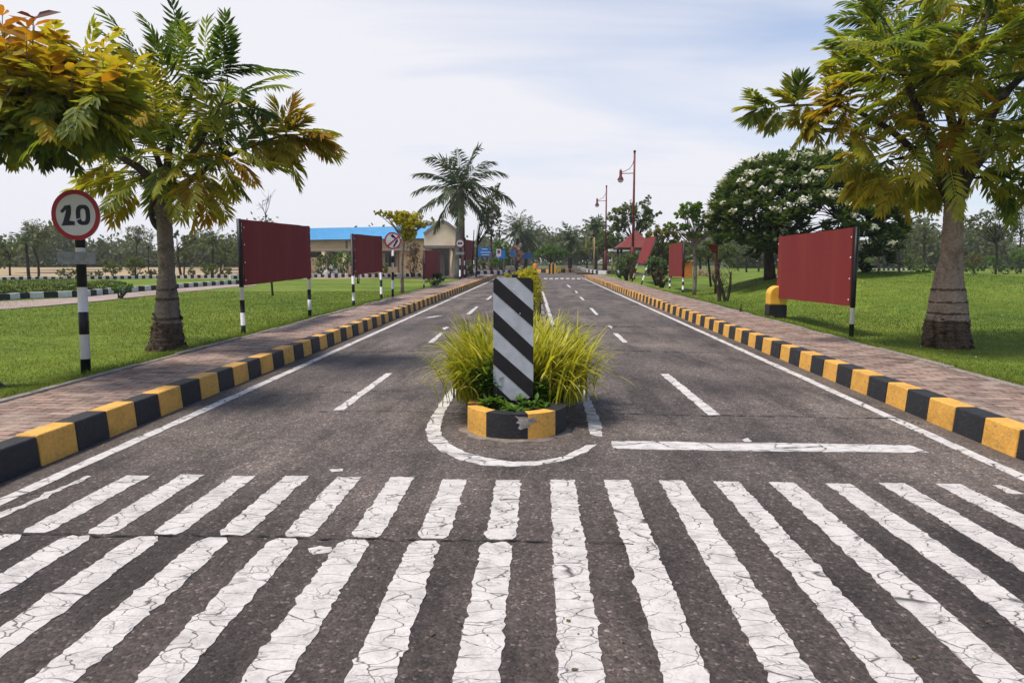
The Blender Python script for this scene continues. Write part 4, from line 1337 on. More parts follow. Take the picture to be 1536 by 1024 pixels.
# --- right tree
LT = []
for (x, y, bx, by, h, n, L) in ((1150, 162, -1, .0, .34, 5, .42), (1170, 160, -.8, -.5, .40, 5, .45), (1195, 158, -.5, .6, .36, 5, .42), (1215, 162, -.4, -.7, .40, 5, .5), (1235, 165, -.7, -.1, .50, 6, .55), (1255, 150, -.9, .1, .60, 7, .6), (1275, 155, -.6, -.5, .54, 6, .6),
                              (1290, 75, -.9, .4, .30, 7, .62), (1300, 105, -.9, .1, .30, 6, .6), (1305, 130, -.8, -.2, .34, 6, .6), (1320, 30, -.8, .6, .24, 7, .7), (1350, 10, -.5, .6, .22, 7, .75), (1330, 70, -.7, .2, .26, 7, .7),
                              (1290, 200, -.8, -.3, .36, 6, .6), (1300, 235, -.8, -.3, .38, 6, .6), (1310, 250, -.6, -.8, .44, 5, .50), (1290, 262, -.3, -1, .50, 4, .45), (1330, 262, -.2, -1, .46, 5, .48), (1355, 270, -.2, -.9, .44, 5, .46),
                              (1380, 265, 0, -.8, .42, 4, .45), (1402, 272, -.3, -.8, .42, 3, .40), (1470, 265, .4, -.6, .30, 4, .48), (1500, 270, .3, -.6, .26, 6, .6), (1530, 262, .2, -.6, .22, 6, .65), (1560, 260, .2, -.6, .22, 6, .65)):
    LT.append((x, y, rng.uniform(-.6, .6) if x > 1260 else .0, bx, by, 1.3, n, L, h))
for k in range(74):
    x = rng.uniform(1310, 1640); y = rng.uniform(-60, 250)
    if x < 1350 and (y < 30 or y > 262): continue
    LT.append((x, y, rng.uniform(-1.5, 1.5), (x - 1430) / 400, .1 + .3 * (y < 40) - .3 * (y > 230), .55, 5, .78, .36 + .08 * math.sin(x * .05) + rng.normal() * .06 + .08 * (x < 1440) * (y > 120) - .05 * (x > 1480)))
fg_tree('compound_leaf_tree', 'right tree with stout pale trunk, flared at the foot, under a wide dark crown', at(1420, 519, .18).y,
        [(1419.7, 522, 64), (1420, 508, 62), (1420, 494, 60), (1421, 474, 54), (1421.5, 458, 51), (1422, 444, 47), (1423, 417, 38), (1427, 389, 31), (1428.5, 360, 28), (1430, 330, 26), (1432, 300, 27), (1433, 278, 26)],
        [[(1431, 300, 0, .13), (1405, 262, 0, .075), (1370, 225, 0, .055), (1320, 185, 0, .04), (1260, 160, 0, .026), (1200, 158, 0, .016), (1150, 163, 0, .008)],
         [(1433, 296, 0, .13), (1440, 240, .2, .085), (1420, 150, .3, .06), (1400, 60, .3, .035), (1380, -20, .2, .02)],
         [(1434, 296, 0, .13), (1470, 215, -.2, .085), (1500, 150, -.3, .06), (1560, 90, -.4, .04), (1620, 30, -.4, .02)],
         [(1434, 296, .1, .10), (1475, 235, .5, .07), (1540, 190, .9, .05), (1620, 170, 1.0, .02)],
         [(1431, 296, -.1, .10), (1400, 220, -.6, .06), (1360, 120, -.8, .045), (1330, 50, -.7, .02)],
         [(1433, 290, 0, .07), (1450, 130, -.8, .05), (1480, 30, -1.0, .03), (1490, -40, -1, .015)]],
        LT, M['pale_trunk'], M['leaf_fg'], .25, .042, 21)

# ------------------------------------------------------------------ flowering tree on the mound
YF = 27.0
fb = Vector((atY(1155, 412, YF).x, YF, 0)); fb.z = float(lawn_z(fb.x, fb.y)) - .03
root = empty('flowering_tree', fb, 'wide domed dark green tree dotted with white blossoms on the grassy mound', 'tree')
mb = MB(); lv = Leaves(); bl = Leaves()
fk = atY(1152, 372, YF)
branch(mb, fb, fk, .22, .15, .04, 12, 6)
sub = []
for (px, py, dy) in ((1105, 330, 0), (1128, 305, -.8), (1180, 300, .6), (1215, 330, -.3), (1260, 330, .3), (1165, 340, -1.4), (1150, 290, 1.2), (1300, 345, -.2), (1230, 290, -1.2), (1240, 360, -1.0)):
    e = atY(px, py, YF + dy)
    pts = branch(mb, fk if px < 1200 else fb.lerp(fk, .9), e, .10, .035, .08, 8, 6); sub.append(e)
SB = np.array([list(s) for s in sub])
prof = [(1066, 335, 335), (1078, 292, 372), (1095, 268, 385), (1120, 250, 394), (1150, 240, 397), (1185, 233, 398), (1220, 231, 402), (1260, 235, 408), (1300, 246, 410), (1330, 262, 400), (1346, 285, 378), (1356, 335, 345)]
cnt = 0
PX = np.array(prof)
while cnt < 1150:
    x = rng.uniform(1066, 1356); tp = np.interp(x, PX[:, 0], PX[:, 1]); bt = np.interp(x, PX[:, 0], PX[:, 2])
    dmax = 3.4 * math.sqrt(max(0.02, 1 - ((x - 1211) / 150) ** 2))
    dy = rng.uniform(-dmax, dmax); k = 1 - (dy / max(dmax, .1)) ** 2
    cz = (tp + bt) / 2 + 22
    top_y = cz - (cz - tp) * math.sqrt(max(0, k)); 
    u = rng.random()
    if u < .70: y = top_y + abs(rng.normal()) * 9
    else: y = rng.uniform(top_y, max(top_y + 4, bt - (bt - cz) * (1 - k) * .6))
    if y > bt: continue
    cnt += 1
    c = np.array(atY(x, y, YF + dy * 1.0))
    i = int(np.argmin(np.linalg.norm(SB - c, axis=1)))
    if cnt % 4 == 0: branch(mb, Vector(SB[i]), Vector(c), .03, .012, .08, 5, 4)
    m = 15
    out = unit(np.array([(x - 1214) / 150, dy / 3.5, .75 if u < .7 else .1]))
    az = rng.uniform(0, 2 * math.pi, m); e = rng.uniform(-.2, .9, m)
    d = unit(np.stack([np.cos(az) * np.cos(e), np.sin(az) * np.cos(e), np.sin(e)], 1) + out * .5)
    sv = unit(np.cross(d, UP + rng.normal(size=(m, 3)) * .1)); nr = np.cross(sv, d); nr *= np.sign(nr[:, 2:3] + 1e-6)
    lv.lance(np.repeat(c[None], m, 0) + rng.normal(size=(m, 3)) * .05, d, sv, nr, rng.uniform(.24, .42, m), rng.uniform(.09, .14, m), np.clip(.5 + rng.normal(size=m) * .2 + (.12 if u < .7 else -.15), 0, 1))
    if u < .85 and rng.random() < .17:
        nb = int(rng.integers(14, 44)); R = rng.uniform(.10, .24)
        bc = c + out * .22 + UP * .06
        bl.diamonds(bc + unit(rng.normal(size=(nb, 3))) * R * rng.uniform(.3, 1, (nb, 1)) * np.array([1.2, 1, .7]), .11, rng.random(nb), .6, .8)
mb.build('trunk', M['dark_trunk'], root)
lv.build('crown', M['leaf_dark'], root)
bl.build('blossoms', M['blossom'], root)

# ------------------------------------------------------------------ palm left of the road
pb = Vector((atY(687, 418, 48).x, 48, .17)); pt = atY(691, 284, 48)
palm('royal_palm', 'tall royal palm left of the road with drooping dark fronds', pb, pt, .24, .15, 3.3, 20, M['frond'], ll=.95, lw=.075, pairs=36, el=(-52, 78), droop=.85, bulge=.05)

# ------------------------------------------------------------------ smaller roadside trees, left
b = at(604, 442, .18)
blob_tree('golden_tree', 'small yellow leaved tree swept to the left beside the no left turn sign', b, b.y, (607, 350), [(613, 332, 22, 14), (603, 326, 14, 10), (585, 322, 12, 6), (570, 319, 10, 4), (630, 338, 10, 6), (612, 350, 14, 10), (637, 336, 6, 3)],
          M['leaf_gold'], M['grey_trunk'], .085, 7000, .07, hue0=.72, shell=.2)
b = Vector((atY(618, 415, 52).x, 52, .17))
bush('climbing_shrub', 'brown leaved twiggy shrub against the cream building wall', b, 52, [(620, 372, 13, 18), (622, 395, 17, 19), (616, 352, 9, 10)], M['brown_leaf'], .12, 1500, hue0=.4, shell=.3)
b = at(652, 430, .18)
bush('dark_shrub', 'dark rounded shrub at the pavement edge by the third maroon board', b, b.y, [(650, 419, 13, 9), (662, 416, 8, 8), (648, 412, 8, 5)], M['leaf_dark'], .09, 1300, hue0=.5)
b = Vector((atY(714, 418, 52).x, 52, .17))
blob_tree('slender_tree', 'slender sparse tree with thin forked trunk right of the palm', b, 52, (716, 362), [(738, 310, 16, 26), (744, 288, 8, 14), (727, 325, 9, 20), (745, 325, 10, 18), (735, 345, 8, 8)],
          M['leaf_far'], M['dark_trunk'], .20, 1500, .07, cl=14, clr=.3, shell=.25, extra_trunks=[(b + Vector((.2, 0, 2.4)), atY(733, 345, 52)), (b + Vector((-.35, .4, 0)), atY(711, 345, 52.4))])
# plants before the building
for (lab, px, py, Y, blobs, mat, N) in (
        ('feathery green shrub before the building, right one of two', 516, 414, 54, [(516, 385, 15, 12), (510, 396, 12, 12), (523, 396, 9, 14)], 'leaf_lime', 1500),
        ('dark green palm like shrub before the building, beside the big left board', 480, 413, 54, [(478, 398, 10, 14), (484, 388, 8, 8)], 'leaf_mid', 1100),
        ('pale green feathery shrub between the plants before the building', 494, 413, 55, [(494, 388, 11, 9), (498, 400, 8, 8)], 'leaf_far', 900),
        ('small green shrub below the building window', 577, 413, 53, [(577, 402, 6, 9)], 'leaf_mid', 400)):
    b = Vector((atY(px, py, Y).x, Y, .16))
    bush('garden_shrub', lab, b, Y, blobs, M[mat], .13, N, group='shrubs before the blue roofed building')
b = Vector((atY(492, 412, 55.6).x, 55.6, .16))
# bare sapling behind the first board, small trunk behind second
b = at(409, 443, .18)
root = empty('bare_sapling', b, 'thin leafless sapling behind the big left board', 'tree')
mb = MB(); YS = b.y
tp = atY(398, 322, YS)
mb.tube(spline([b - Vector((0, 0, .03)), atY(405, 395, YS), tp], 5), [.045, .04, .04, .035, .035, .03, .03, .025, .022, .02, .018], 7)
ends = [tp]
for (x, y) in ((388, 305), (394, 300), (402, 296), (406, 292)):
    e = atY(x, y, YS); branch(mb, tp, e, .012, .006, .1, 5, 4)
    for q in range(5): branch(mb, tp.lerp(e, random.uniform(.5, 1)), e + Vector((random.gauss(0, .16), random.gauss(0, .1), random.gauss(.02, .14))), .006, .003, .2, 4, 3)
mb.build('trunk', M['dark_trunk'], root)
b = at(537, 425, .18)
bush('garden_shrub', 'small tree mostly hidden behind the second maroon board on the left', b, b.y, [(541, 400, 10, 14)], M['leaf_mid'], .09, 500, group='shrubs before the blue roofed building', stems=2, sr=.04)

# ------------------------------------------------------------------ left background: path, kerbs, hedges
def px_slab(name, pts, z0, z1, mat, kind='structure'):
    P = [at(*p, z1) for p in pts]
    mb = MB(); mb.prism(P, (0, 0, -1), z1 - z0)
    return tag(mb.build(name, mat), kind=kind)


px_slab('path', [(-160, 474), (0, 464), (130, 453), (235, 442), (345, 430.5), (385, 428), (382, 425.5), (340, 427), (235, 435), (120, 446), (0, 452), (-160, 459)], .10, .2, M['path'])


def line_kerb(name, pts, n, z, h, w, mats, gap=.0, jit=0.0):
    """a row of alternately painted kerb stones along photo pixels"""
    P = [at(*p, z) for p in pts]
    mb = MB(); L = [0]
    for a, b in zip(P[:-1], P[1:]): L.append(L[-1] + (b - a).length)
    def along(s):
        for i in range(len(P) - 1):
            if s <= L[i + 1] or i == len(P) - 2: return P[i].lerp(P[i + 1], (s - L[i]) / max(1e-6, L[i + 1] - L[i]))
    for k in range(n):
        a, b = along(L[-1] * k / n), along(L[-1] * (k + 1 - gap) / n)
        o = Vector((0, 0, h / 2 - .03))
        mb.bar(a + o, b + o, w, h + random.uniform(-jit, jit) * h, k % 2)
    return tag(mb.build(name, mats, bevel=.01), kind='structure')


line_kerb('path_kerb', [(-60, 455), (0, 451), (40, 448), (120, 445), (180, 439), (235, 435), (345, 426.5), (380, 424)], 44, .18, .24, .16, [M['kerb_w'], M['kerb_k']])
line_kerb('field_kerb', [(-40, 421), (100, 419.5), (205, 418), (347, 416.5), (460, 414.5)], 96, .18, .24, .2, [M['kerb_w'], M['kerb_k']], .05, .2)
line_kerb('garden_kerb', [(345, 418.2), (470, 416), (560, 415.5), (640, 414.5)], 60, .18, .26, .2, [M['kerb_w'], M['kerb_k']], .1, .35)


def hedge(label, a, b, h, w, N, leaf=.06):
    a, b = Vector(a), Vector(b)
    root = empty('clipped_hedge', a.lerp(b, .5), label, 'hedge', 'clipped hedges beside the path')
    d = (b - a); sd = Vector((-d.y, d.x, 0)).normalized()
    t = rng.random(N); u = rng.uniform(-.5, .5, N); v = rng.random(N)
    face = rng.integers(0, 3, N)
    v = np.where(face == 0, 1.0 - np.abs(rng.normal(size=N)) * .04, v); u = np.where(face == 1, -.5 + np.abs(rng.normal(size=N)) * .06, np.where(face == 2, .5 - np.abs(rng.normal(size=N)) * .06, u))
    hh = h * (1 + .06 * np.sin(t * 23) + .05 * np.sin(t * 57))
    P = np.array(a)[None] + np.array(d)[None] * t[:, None] + np.array(sd)[None] * (u * w)[:, None] + UP * (v * hh)[:, None]
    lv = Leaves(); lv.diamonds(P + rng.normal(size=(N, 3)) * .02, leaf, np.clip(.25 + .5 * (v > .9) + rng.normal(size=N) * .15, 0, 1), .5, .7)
    lv.build('foliage', M['leaf_mid'], root)


ha, hb = at(-60, 450, .18), at(166, 438.5, .18)
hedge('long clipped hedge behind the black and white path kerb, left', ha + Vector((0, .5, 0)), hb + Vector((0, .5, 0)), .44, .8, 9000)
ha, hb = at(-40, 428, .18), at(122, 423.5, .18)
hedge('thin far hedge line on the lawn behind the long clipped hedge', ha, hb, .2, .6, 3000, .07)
b = at(181, 448, .18)
bush('topiary_shrub', 'small mushroom shaped topiary by the path at the left', b, b.y, [(184, 430, 17, 7), (178, 434, 9, 5)], M['leaf_lime'], .05, 1600, hue0=.3, sr=.05, stems=3)

# ------------------------------------------------------------------ left background trees and shrubs
def gp(px, Y, z=.15): 
    p = atY(px, 400, Y); return Vector((p.x, Y, z))


palm('field_palm', 'small palm in front of the airy tree at the left edge', gp(42, 50), atY(39, 364, 50), .11, .08, 1.25, 15, M['frond'], 'palms in the dry field', .42, .05, 18, (-30, 75), .9, M['dark_trunk'], hue=.7)
blob_tree('field_tree', 'airy tree with fine pale crown behind the small palm at the left', gp(57, 52), 52, (50, 372), [(54, 345, 20, 17), (66, 352, 12, 12), (44, 340, 12, 10), (60, 368, 12, 10)], M['leaf_far'], M['dark_trunk'], .11, 2600, .09, group='trees in the dry field', cl=12, shell=.2, hue0=.6)
blob_tree('field_tree', 'dark green tree cut by the left edge of the picture', gp(14, 56), 56, (14, 380), [(5, 360, 17, 12), (-8, 375, 22, 14), (18, 378, 14, 11), (8, 395, 20, 8)], M['leaf_mid'], M['dark_trunk'], .15, 2400, .08, group='trees in the dry field')
blob_tree('field_tree', 'thin stemmed airy tree just left of the big left trunk', gp(203, 62), 62, (206, 362), [(205, 350, 17, 11), (196, 356, 11, 6), (214, 346, 10, 8), (200, 345, 12, 8)], M['leaf_far'], M['dark_trunk'], .12, 1500, .06, group='trees in the dry field', cl=10, shell=.2, hue0=.6)
blob_tree('field_tree', 'faint slim tree close behind the left trunk', gp(222, 64), 64, (222, 372), [(222, 358, 9, 10), (226, 350, 7, 7)], M['leaf_far'], M['dark_trunk'], .12, 500, .05, group='trees in the dry field', cl=10, shell=.2, hue0=.7)
blob_tree('field_tree', 'two stemmed tree right of the left trunk', gp(271, 56), 56, (266, 372), [(264, 352, 8, 7), (284, 360, 12, 9), (276, 378, 18, 13), (292, 362, 8, 6)], M['leaf_far'], M['dark_trunk'], .15, 1900, .10, group='trees in the dry field', extra_trunks=[(gp(275, 56), atY(276, 380, 56))], shell=.3)
palm('field_palm', 'palm like tree between the two stemmed tree and the big left board', gp(318, 54), atY(319, 364, 54), .09, .07, 1.3, 16, M['frond'], 'palms in the dry field', .42, .06, 16, (-45, 80), .8, M['dark_trunk'], hue=.55)
blob_tree('field_tree', 'dark tree half hidden by the big left board', gp(330, 60), 60, (332, 380), [(328, 376, 16, 16), (340, 362, 12, 12), (345, 385, 12, 12)], M['leaf_mid'], M['dark_trunk'], .15, 1800, .08, group='trees in the dry field')
for (lab, px, Y, blobs, mat, N, hu) in (
        ('round olive shrub in the dry field behind the grey plate', 168, 52, [(168, 401, 14, 11), (163, 396, 9, 7)], 'leaf_mid', 1300, .5),
        ('vase shaped bushy shrub left of the left trunk', 203, 50, [(203, 397, 16, 12), (196, 393, 9, 7), (211, 394, 9, 8), (203, 409, 9, 7)], 'leaf_mid', 1800, .4),
        ('low dark scrub behind the speed sign post', 102, 54, [(102, 408, 17, 6), (92, 412, 8, 4), (114, 411, 9, 4)], 'leaf_mid', 1100, .3),
        ('low olive scrub right of the speed sign post', 140, 54, [(140, 412, 13, 5), (150, 410, 6, 5)], 'leaf_far', 800, .5),
        ('low light scrub right of the vase shaped shrub', 222, 54, [(222, 410, 10, 5), (230, 408, 7, 5)], 'leaf_far', 700, .5),
        ('rounded green shrub beneath the palm like tree', 316, 52, [(316, 404, 13, 9), (308, 402, 8, 7)], 'leaf_mid', 1200, .6),
        ('dark scrub beside the post of the big left board', 342, 52, [(340, 408, 9, 9), (334, 412, 7, 5)], 'leaf_mid', 800, .35),
        ('pale spiky shrub at the foot of the two stemmed tree', 287, 54, [(287, 408, 8, 7)], 'leaf_far', 500, .5)):
    bush('field_shrub', lab, gp(px, Y, .14), Y, blobs, M[mat], .13, N, group='shrubs in the dry field', hue0=hu)


# ------------------------------------------------------------------ building with blue roof
def building():
    root = empty('long_building', (-16, 59, .1), 'cream single storey building with a bright blue metal roof', 'building')
    A, B = Vector((-24.6, 62.3, 0)), Vector((-8.6, 56.2, 0))          # front wall line
    d = (B - A).normalized(); back = Vector((-d.y, d.x, 0)); L = (B - A).length
    def P(s, dep, z): return A + d * s + back * dep + Vector((0, 0, z))
    def blk(mb, s0, s1, d0, d1, z0, z1, m=0):
        mb.hexa([P(s0, d0, z0), P(s1, d0, z0), P(s1, d1, z0), P(s0, d1, z0), P(s0, d0, z1), P(s1, d0, z1), P(s1, d1, z1), P(s0, d1, z1)], m)
    mb = MB(); blk(mb, 0, L - .3, 0, 4.4, -.05, 3.05); mb.build('wall', M['wall'], root)
    mb = MB()
    for e in (-.55, L):
        pass
    mb.hexa([P(-.6, -.75, 2.98), P(L + .1, -.75, 2.98), P(L - .4, 4.3, 4.16), P(-.6, 4.3, 4.16), P(-.6, -.75, 3.06), P(L + .1, -.75, 3.06), P(L - .4, 4.3, 4.24), P(-.6, 4.3, 4.24)])
    mb.hexa([P(-.6, 4.3, 4.16), P(L - .4, 4.3, 4.16), P(L - .4, 4.9, 2.98), P(-.6, 4.9, 2.98), P(-.6, 4.3, 4.24), P(L - .4, 4.3, 4.24), P(L - .4, 4.9, 3.06), P(-.6, 4.9, 3.06)])
    n = 60
    for k in range(n):   # standing seams
        s = -.5 + (L + .5) * k / n
        mb.bar(P(s, -.75, 3.08), P(s, 4.3, 4.26), .03, .035)
    mb.build('roof', M['roof_blue'], root)
    mb = MB(); mb.bar(P(-.6, -.79, 2.99), P(L + .1, -.79, 2.99), .05, .12); mb.build('fascia', M['dark_glass'], root)
    mb = MB(); blk(mb, 0, L - 1.0, -1.3, -.004, 2.12, 2.30); mb.build('canopy', M['band'], root)
    mb = MB(); blk(mb, 1.0, L - 5.5, -.02, -.006, .5, 2.05); mb.build('verandah_opening', M['dark_glass'], root)
    for s in (1.5, 3.6, 5.7, 7.8, 9.9, 11.7):
        mb = MB(); blk(mb, s, s + .3, -1.25, -.95, -.05, 2.118); mb.build('pillar', M['wall2'], root)
    for s in (2, 5.2, 8.4):
        mb = MB(); blk(mb, s, s + 1.6, -.12, -.022, .5, 1.6); mb.build('parapet', M['wall2'], root)
    for s0, s1 in ((12.6, 14.1),):
        mb = MB(); blk(mb, s0, s1, -.05, -.003, .85, 2.0); w = mb.build('window', M['dark_glass'], root)
        mb = MB(); blk(mb, s0 + .1, s0 + .5, -.07, -.052, .9, 1.95); mb.build('curtain', M['curtain'], w)
        mb = MB()
        for q in (s0, (s0 + s1) / 2, s1 - .06): blk(mb, q, q + .06, -.09, -.0505, .85, 2.0)
        blk(mb, s0, s1, -.095, -.0525, 2.0, 2.06); mb.build('frame', M['band'], w)
    mb = MB(); blk(mb, L - 2.9, L - 2.75, -.05, .0, -.05, 2.98); mb.build('downpipe', M['band'], root)
    mb = MB(); blk(mb, 9.3, 9.45, -.06, -.001, 2.31, 2.98); mb.build('downpipe', M['band'], root)
    # entrance block with gable at the right end
    c = Vector((-8.75, 54.6, 0)); e = Vector((-6.0, 54.6, 0))
    mb = MB()
    g = [(-8.75, 54.6, -.05), (-6.0, 54.6, -.05), (-6.0, 54.6, 3.3), (-6.5, 54.6, 3.75), (-7.0, 54.6, 4.15), (-7.3, 54.6, 4.25), (-7.6, 54.6, 4.15), (-8.3, 54.6, 3.65), (-8.75, 54.6, 3.3)]
    mb.prism(g, (0, 1, 0), 3.2); mb.build('gable_wall', M['wall2'], root)
    mb = MB()
    for a, b in zip(g[2:-1], g[3:]):
        mb.bar(Vector(a) + Vector((0, -.05, .03)), Vector(b) + Vector((0, -.05, .03)), .22, .10, 0, (0, 1, 0))
    mb.build('gable_coping', M['band'], root)
    mb = MB(); mb.box((-8.55, 52.9, 2.26), (-6.25, 54.597, 2.46)); mb.build('porch_slab', M['band'], root)
    mb = MB(); mb.box((-8.15, 54.55, .15), (-6.9, 54.596, 2.2)); dr = mb.build('door', M['dark_glass'], root)
    mb = MB(); mb.box((-7.55, 54.5, .15), (-7.2, 54.546, 2.0)); mb.build('door_leaf', M['band'], dr)
    for x in (-8.4, -6.5):
        mb = MB(); mb.tube([(x, 53.1, 0), (x, 53.1, 2.258)], .10, 12); mb.build('column', M['wall2'], root)
    mb = MB(); mb.box((-8.6, 52.7, -.05), (-6.2, 54.59, .22)); mb.build('step', M['concrete'], root)


building()
b = Vector((atY(505, 412, 53.5).x, 53.5, .16))
for (lab, px, w, h) in (('grey pointed boulder under the feathery shrub before the building', 498, .75, .95), ('grey boulder close to the big left board before the building', 480, .5, .6)):
    p = gp(px, 56.2, .14)
    root = empty('boulder', p, lab, 'boulder', 'boulders before the building')
    mb = MB()
    mb.tube([p, p + Vector((.02, 0, h * .35)), p + Vector((.05, 0, h * .7)), p + Vector((.02, 0, h))], [w, w * .85, w * .5, w * .12], 9, 0, True, False, .12)
    mb.build('rock', M['stone'], root)

# ------------------------------------------------------------------ far left verge: signs, shrubs
def blue_sign(label, x0, y0, x1, y1, Y, lines, post_px):
    p = Vector((atY((x0 + x1) / 2, 400, Y).x, Y, .15))
    root = empty('blue_sign', p, label, 'sign', 'blue signs on the far verge')
    a, b = atY(x0, y1, Y), atY(x1, y0, Y)
    mb = MB(); mb.box((a.x, Y, a.z), (b.x, Y + .04, b.z)); mb.build('panel', M['blue'], root)
    for (u0, u1, v) in lines:
        mb = MB()
        x, xx = a.x + (b.x - a.x) * u0, a.x + (b.x - a.x) * u1; z = b.z + (a.z - b.z) * v
        q = x
        while q < xx:
            w = random.uniform(.04, .12); mb.box((q, Y - .006, z - .035), (min(q + w, xx), Y - .002, z + .035)); q += w + .012
        mb.build('writing', M['white'], root)
    for t in (.15, .85):
        mb = MB()
        x = a.x + (b.x - a.x) * t; mb.tube([(x, Y + .07, .1), (x, Y + .07, b.z)], .03, 8)
        mb.build('post', M['stone'], root)


blue_sign('largest blue sign with white lines, right of the slender tree', 717, 371, 736, 385, 68, [(.3, .75, .2), (.2, .95, .53), (.28, .88, .8)], 0)
blue_sign('blue sign behind a small white and red sign on the far verge', 744, 375, 758, 388, 74, [(.1, .4, .75)], 0)
blue_sign('small blue sign between the green ball shrub and the pink bush', 766, 375, 772, 385, 82, [], 0)
blue_sign('far blue sign under the two palms beyond the road end', 783, 379, 797, 388, 96, [], 0)
p = gp(749, 72)
root = empty('small_sign', p, 'small white sign with a red patch on the far verge', 'sign')
mb = MB(); a, b = atY(744.5, 384.5, 72), atY(751.5, 373.5, 72); mb.box((a.x, 72, a.z), (b.x, 72.04, b.z)); mb.build('panel', M['sign_white'], root)
mb = MB(); mb.box((a.x + .1, 71.99, a.z + .28), (b.x - .1, 71.997, b.z - .1)); mb.build('red_patch', M['sign_red'], root)
mb = MB(); mb.tube([((a.x + b.x) / 2, 72.06, .1), ((a.x + b.x) / 2, 72.06, b.z)], .03, 8); mb.build('post', M['stone'], root)

grid_slab('far_verge_left', -60, -2.6, 66, 130, 20, 12, M['soil'], lambda x, y: .14 + 0 * x)
grid_slab('far_verge_right', 3.6, 9.58, 70.2, 130, 12, 12, M['soil'], lambda x, y: .14 + 0 * x)
line_kerb('far_kerb_left', [(640, 414), (700, 412.2), (745, 411.2), (764, 410.6)], 26, .14, .34, .24, [M['kerb_w'], M['kerb_k']], .05)
line_kerb('far_kerb_right', [(868, 403), (880, 408), (900, 411), (915, 411.2), (935, 411.4)], 26, .14, .34, .24, [M['kerb_w'], M['kerb_k']], .05)

for (nm, lab, px, Y, blobs, mat, N, lf) in (
        ('verge_shrub', 'bright green feathery shrub at the foot of the far left lamp pole', 743, 70, [(743, 395, 10, 8), (740, 390, 7, 5)], 'leaf_lime', 900, .18),
        ('verge_shrub', 'orange tinted low shrub right of the feathery verge shrub', 753, 72, [(753, 399, 6, 4)], 'leaf_olive', 300, .15),
        ('verge_shrub', 'white flecked flowering shrub under the largest blue sign', 724, 66, [(722, 396, 9, 8), (729, 398, 8, 6)], 'leaf_far', 700, .16),
        ('verge_shrub', 'yellowish shrub between palm trunk and slender tree', 702, 58, [(702, 404, 8, 9)], 'leaf_olive', 600, .14),
        ('verge_shrub', 'dark low shrub under the far green ball shrub', 757, 78, [(757, 392, 8, 9)], 'leaf_dark', 500, .16),
        ('pink_bush', 'pinkish grey flowering bush left of the two palms', 775, 84, [(775, 378, 10, 14), (779, 388, 8, 12), (769, 372, 6, 8)], 'pink', 1000, .22)):
    bush(nm, lab, gp(px, Y, .12), Y, blobs, M[mat], lf, N, group='shrubs on the far verge')
blob_tree('ball_tree', 'green ball shaped tree behind the blue signs', gp(753, 80), 80, (753, 385), [(752, 373, 13, 13), (757, 385, 9, 8)], M['leaf_lime'], M['dark_trunk'], .2, 1700, .12, hue0=.35, shell=.7)
blob_tree('layered_tree', 'dark conifer like tree clipped in flat layers', gp(750, 92), 92, (749, 345), [(750, 345, 9, 3), (750, 352, 12, 3), (748, 338, 3, 6), (750, 362, 9, 5)], M['leaf_mid'], M['dark_trunk'], .2, 1400, .12, hue0=.35, shell=.5)
for (lab, bx, tx, ty, Y, L, nf) in (('left palm of the pair beyond the road end', 776, 777, 346, 95, 2.9, 40), ('right palm of the pair beyond the road end', 788, 791, 356, 98, 2.7, 38),
                                    ('single dark palm right of the road end', 855, 855, 360, 92, 2.3, 36), ('spiky palm among the trees left of the second lamp', 893, 893, 342, 84, 1.6, 22)):
    palm('fan_palm', lab, gp(bx, Y), atY(tx, ty, Y), .26, .2, L, nf, M['frond'], 'palms beyond the road end', .7, .13, 12, (-75, 80), .8, M['dark_trunk'], hue=.6)

# ------------------------------------------------------------------ roundabout
rc = Vector((atY(826, 400, 80).x, 80, 0))
root = empty('roundabout_island', rc, 'small round planted island with black and yellow kerb at the road end', 'traffic island')
mb = MB(); n = 28
for k in range(n):
    a0, a1 = 2 * math.pi * k / n, 2 * math.pi * (k + 1) / n
    q = lambda a, r, z: Vector((rc.x + r * math.cos(a), rc.y + r * math.sin(a), z))
    mb.hexa([q(a0, 2.5, 0), q(a1, 2.5, 0), q(a1, 2.2, 0), q(a0, 2.2, 0), q(a0, 2.45, .4), q(a1, 2.45, .4), q(a1, 2.2, .4), q(a0, 2.2, .4)], k % 2)
mb.build('kerb', [M['kerb_y'], M['kerb_k']], root)
mb = MB(); mb.face([(rc.x + 2.2 * math.cos(2 * math.pi * k / n), rc.y + 2.2 * math.sin(2 * math.pi * k / n), .3) for k in range(n)]); mb.build('soil', M['soil'], root)
blob_tree('umbrella_tree', 'bright green umbrella shaped tree on the small round island', Vector((rc.x, rc.y, .3)), 80, (826, 392), [(826, 377, 22, 7), (812, 381, 12, 6), (842, 380, 13, 6), (826, 372, 14, 5), (834, 387, 16, 5)], M['leaf_lime'], M['dark_trunk'], .17, 6000, .12, hue0=.6, shell=.5)
bush('golden_shrub', 'yellow shrub right of the hazard post at the road end', gp(838, 74, 0), 74, [(839, 405, 6, 5)], M['leaf_gold'], .13, 350, group='golden shrubs on the median', hue0=.6)
p = gp(829, 72, 0)
root = empty('hazard_post', p, 'black and yellow hazard post at the far end of the road', 'hazard marker')
mb = MB(); a, b = atY(823, 411, 72), atY(834, 396, 72)
wd = (b.x - a.x)
for k in range(4): mb.box((a.x + wd * k / 4, 72, 0), (a.x + wd * (k + 1) / 4 - .004, 72.3, b.z), k % 2)
mb.build('post', [M['kerb_k'], M['kerb_y']], root)
p = gp(803, 84, 0)
root = empty('orange_drum', p, 'orange drum standing left of the small round island', 'drum')
mb = MB(); mb.tube([(p.x, p.y, 0), (p.x, p.y, .1), (p.x, p.y, .9), (p.x, p.y, .95)], [.24, .27, .27, .2], 16); mb.build('body', M['orange'], root)
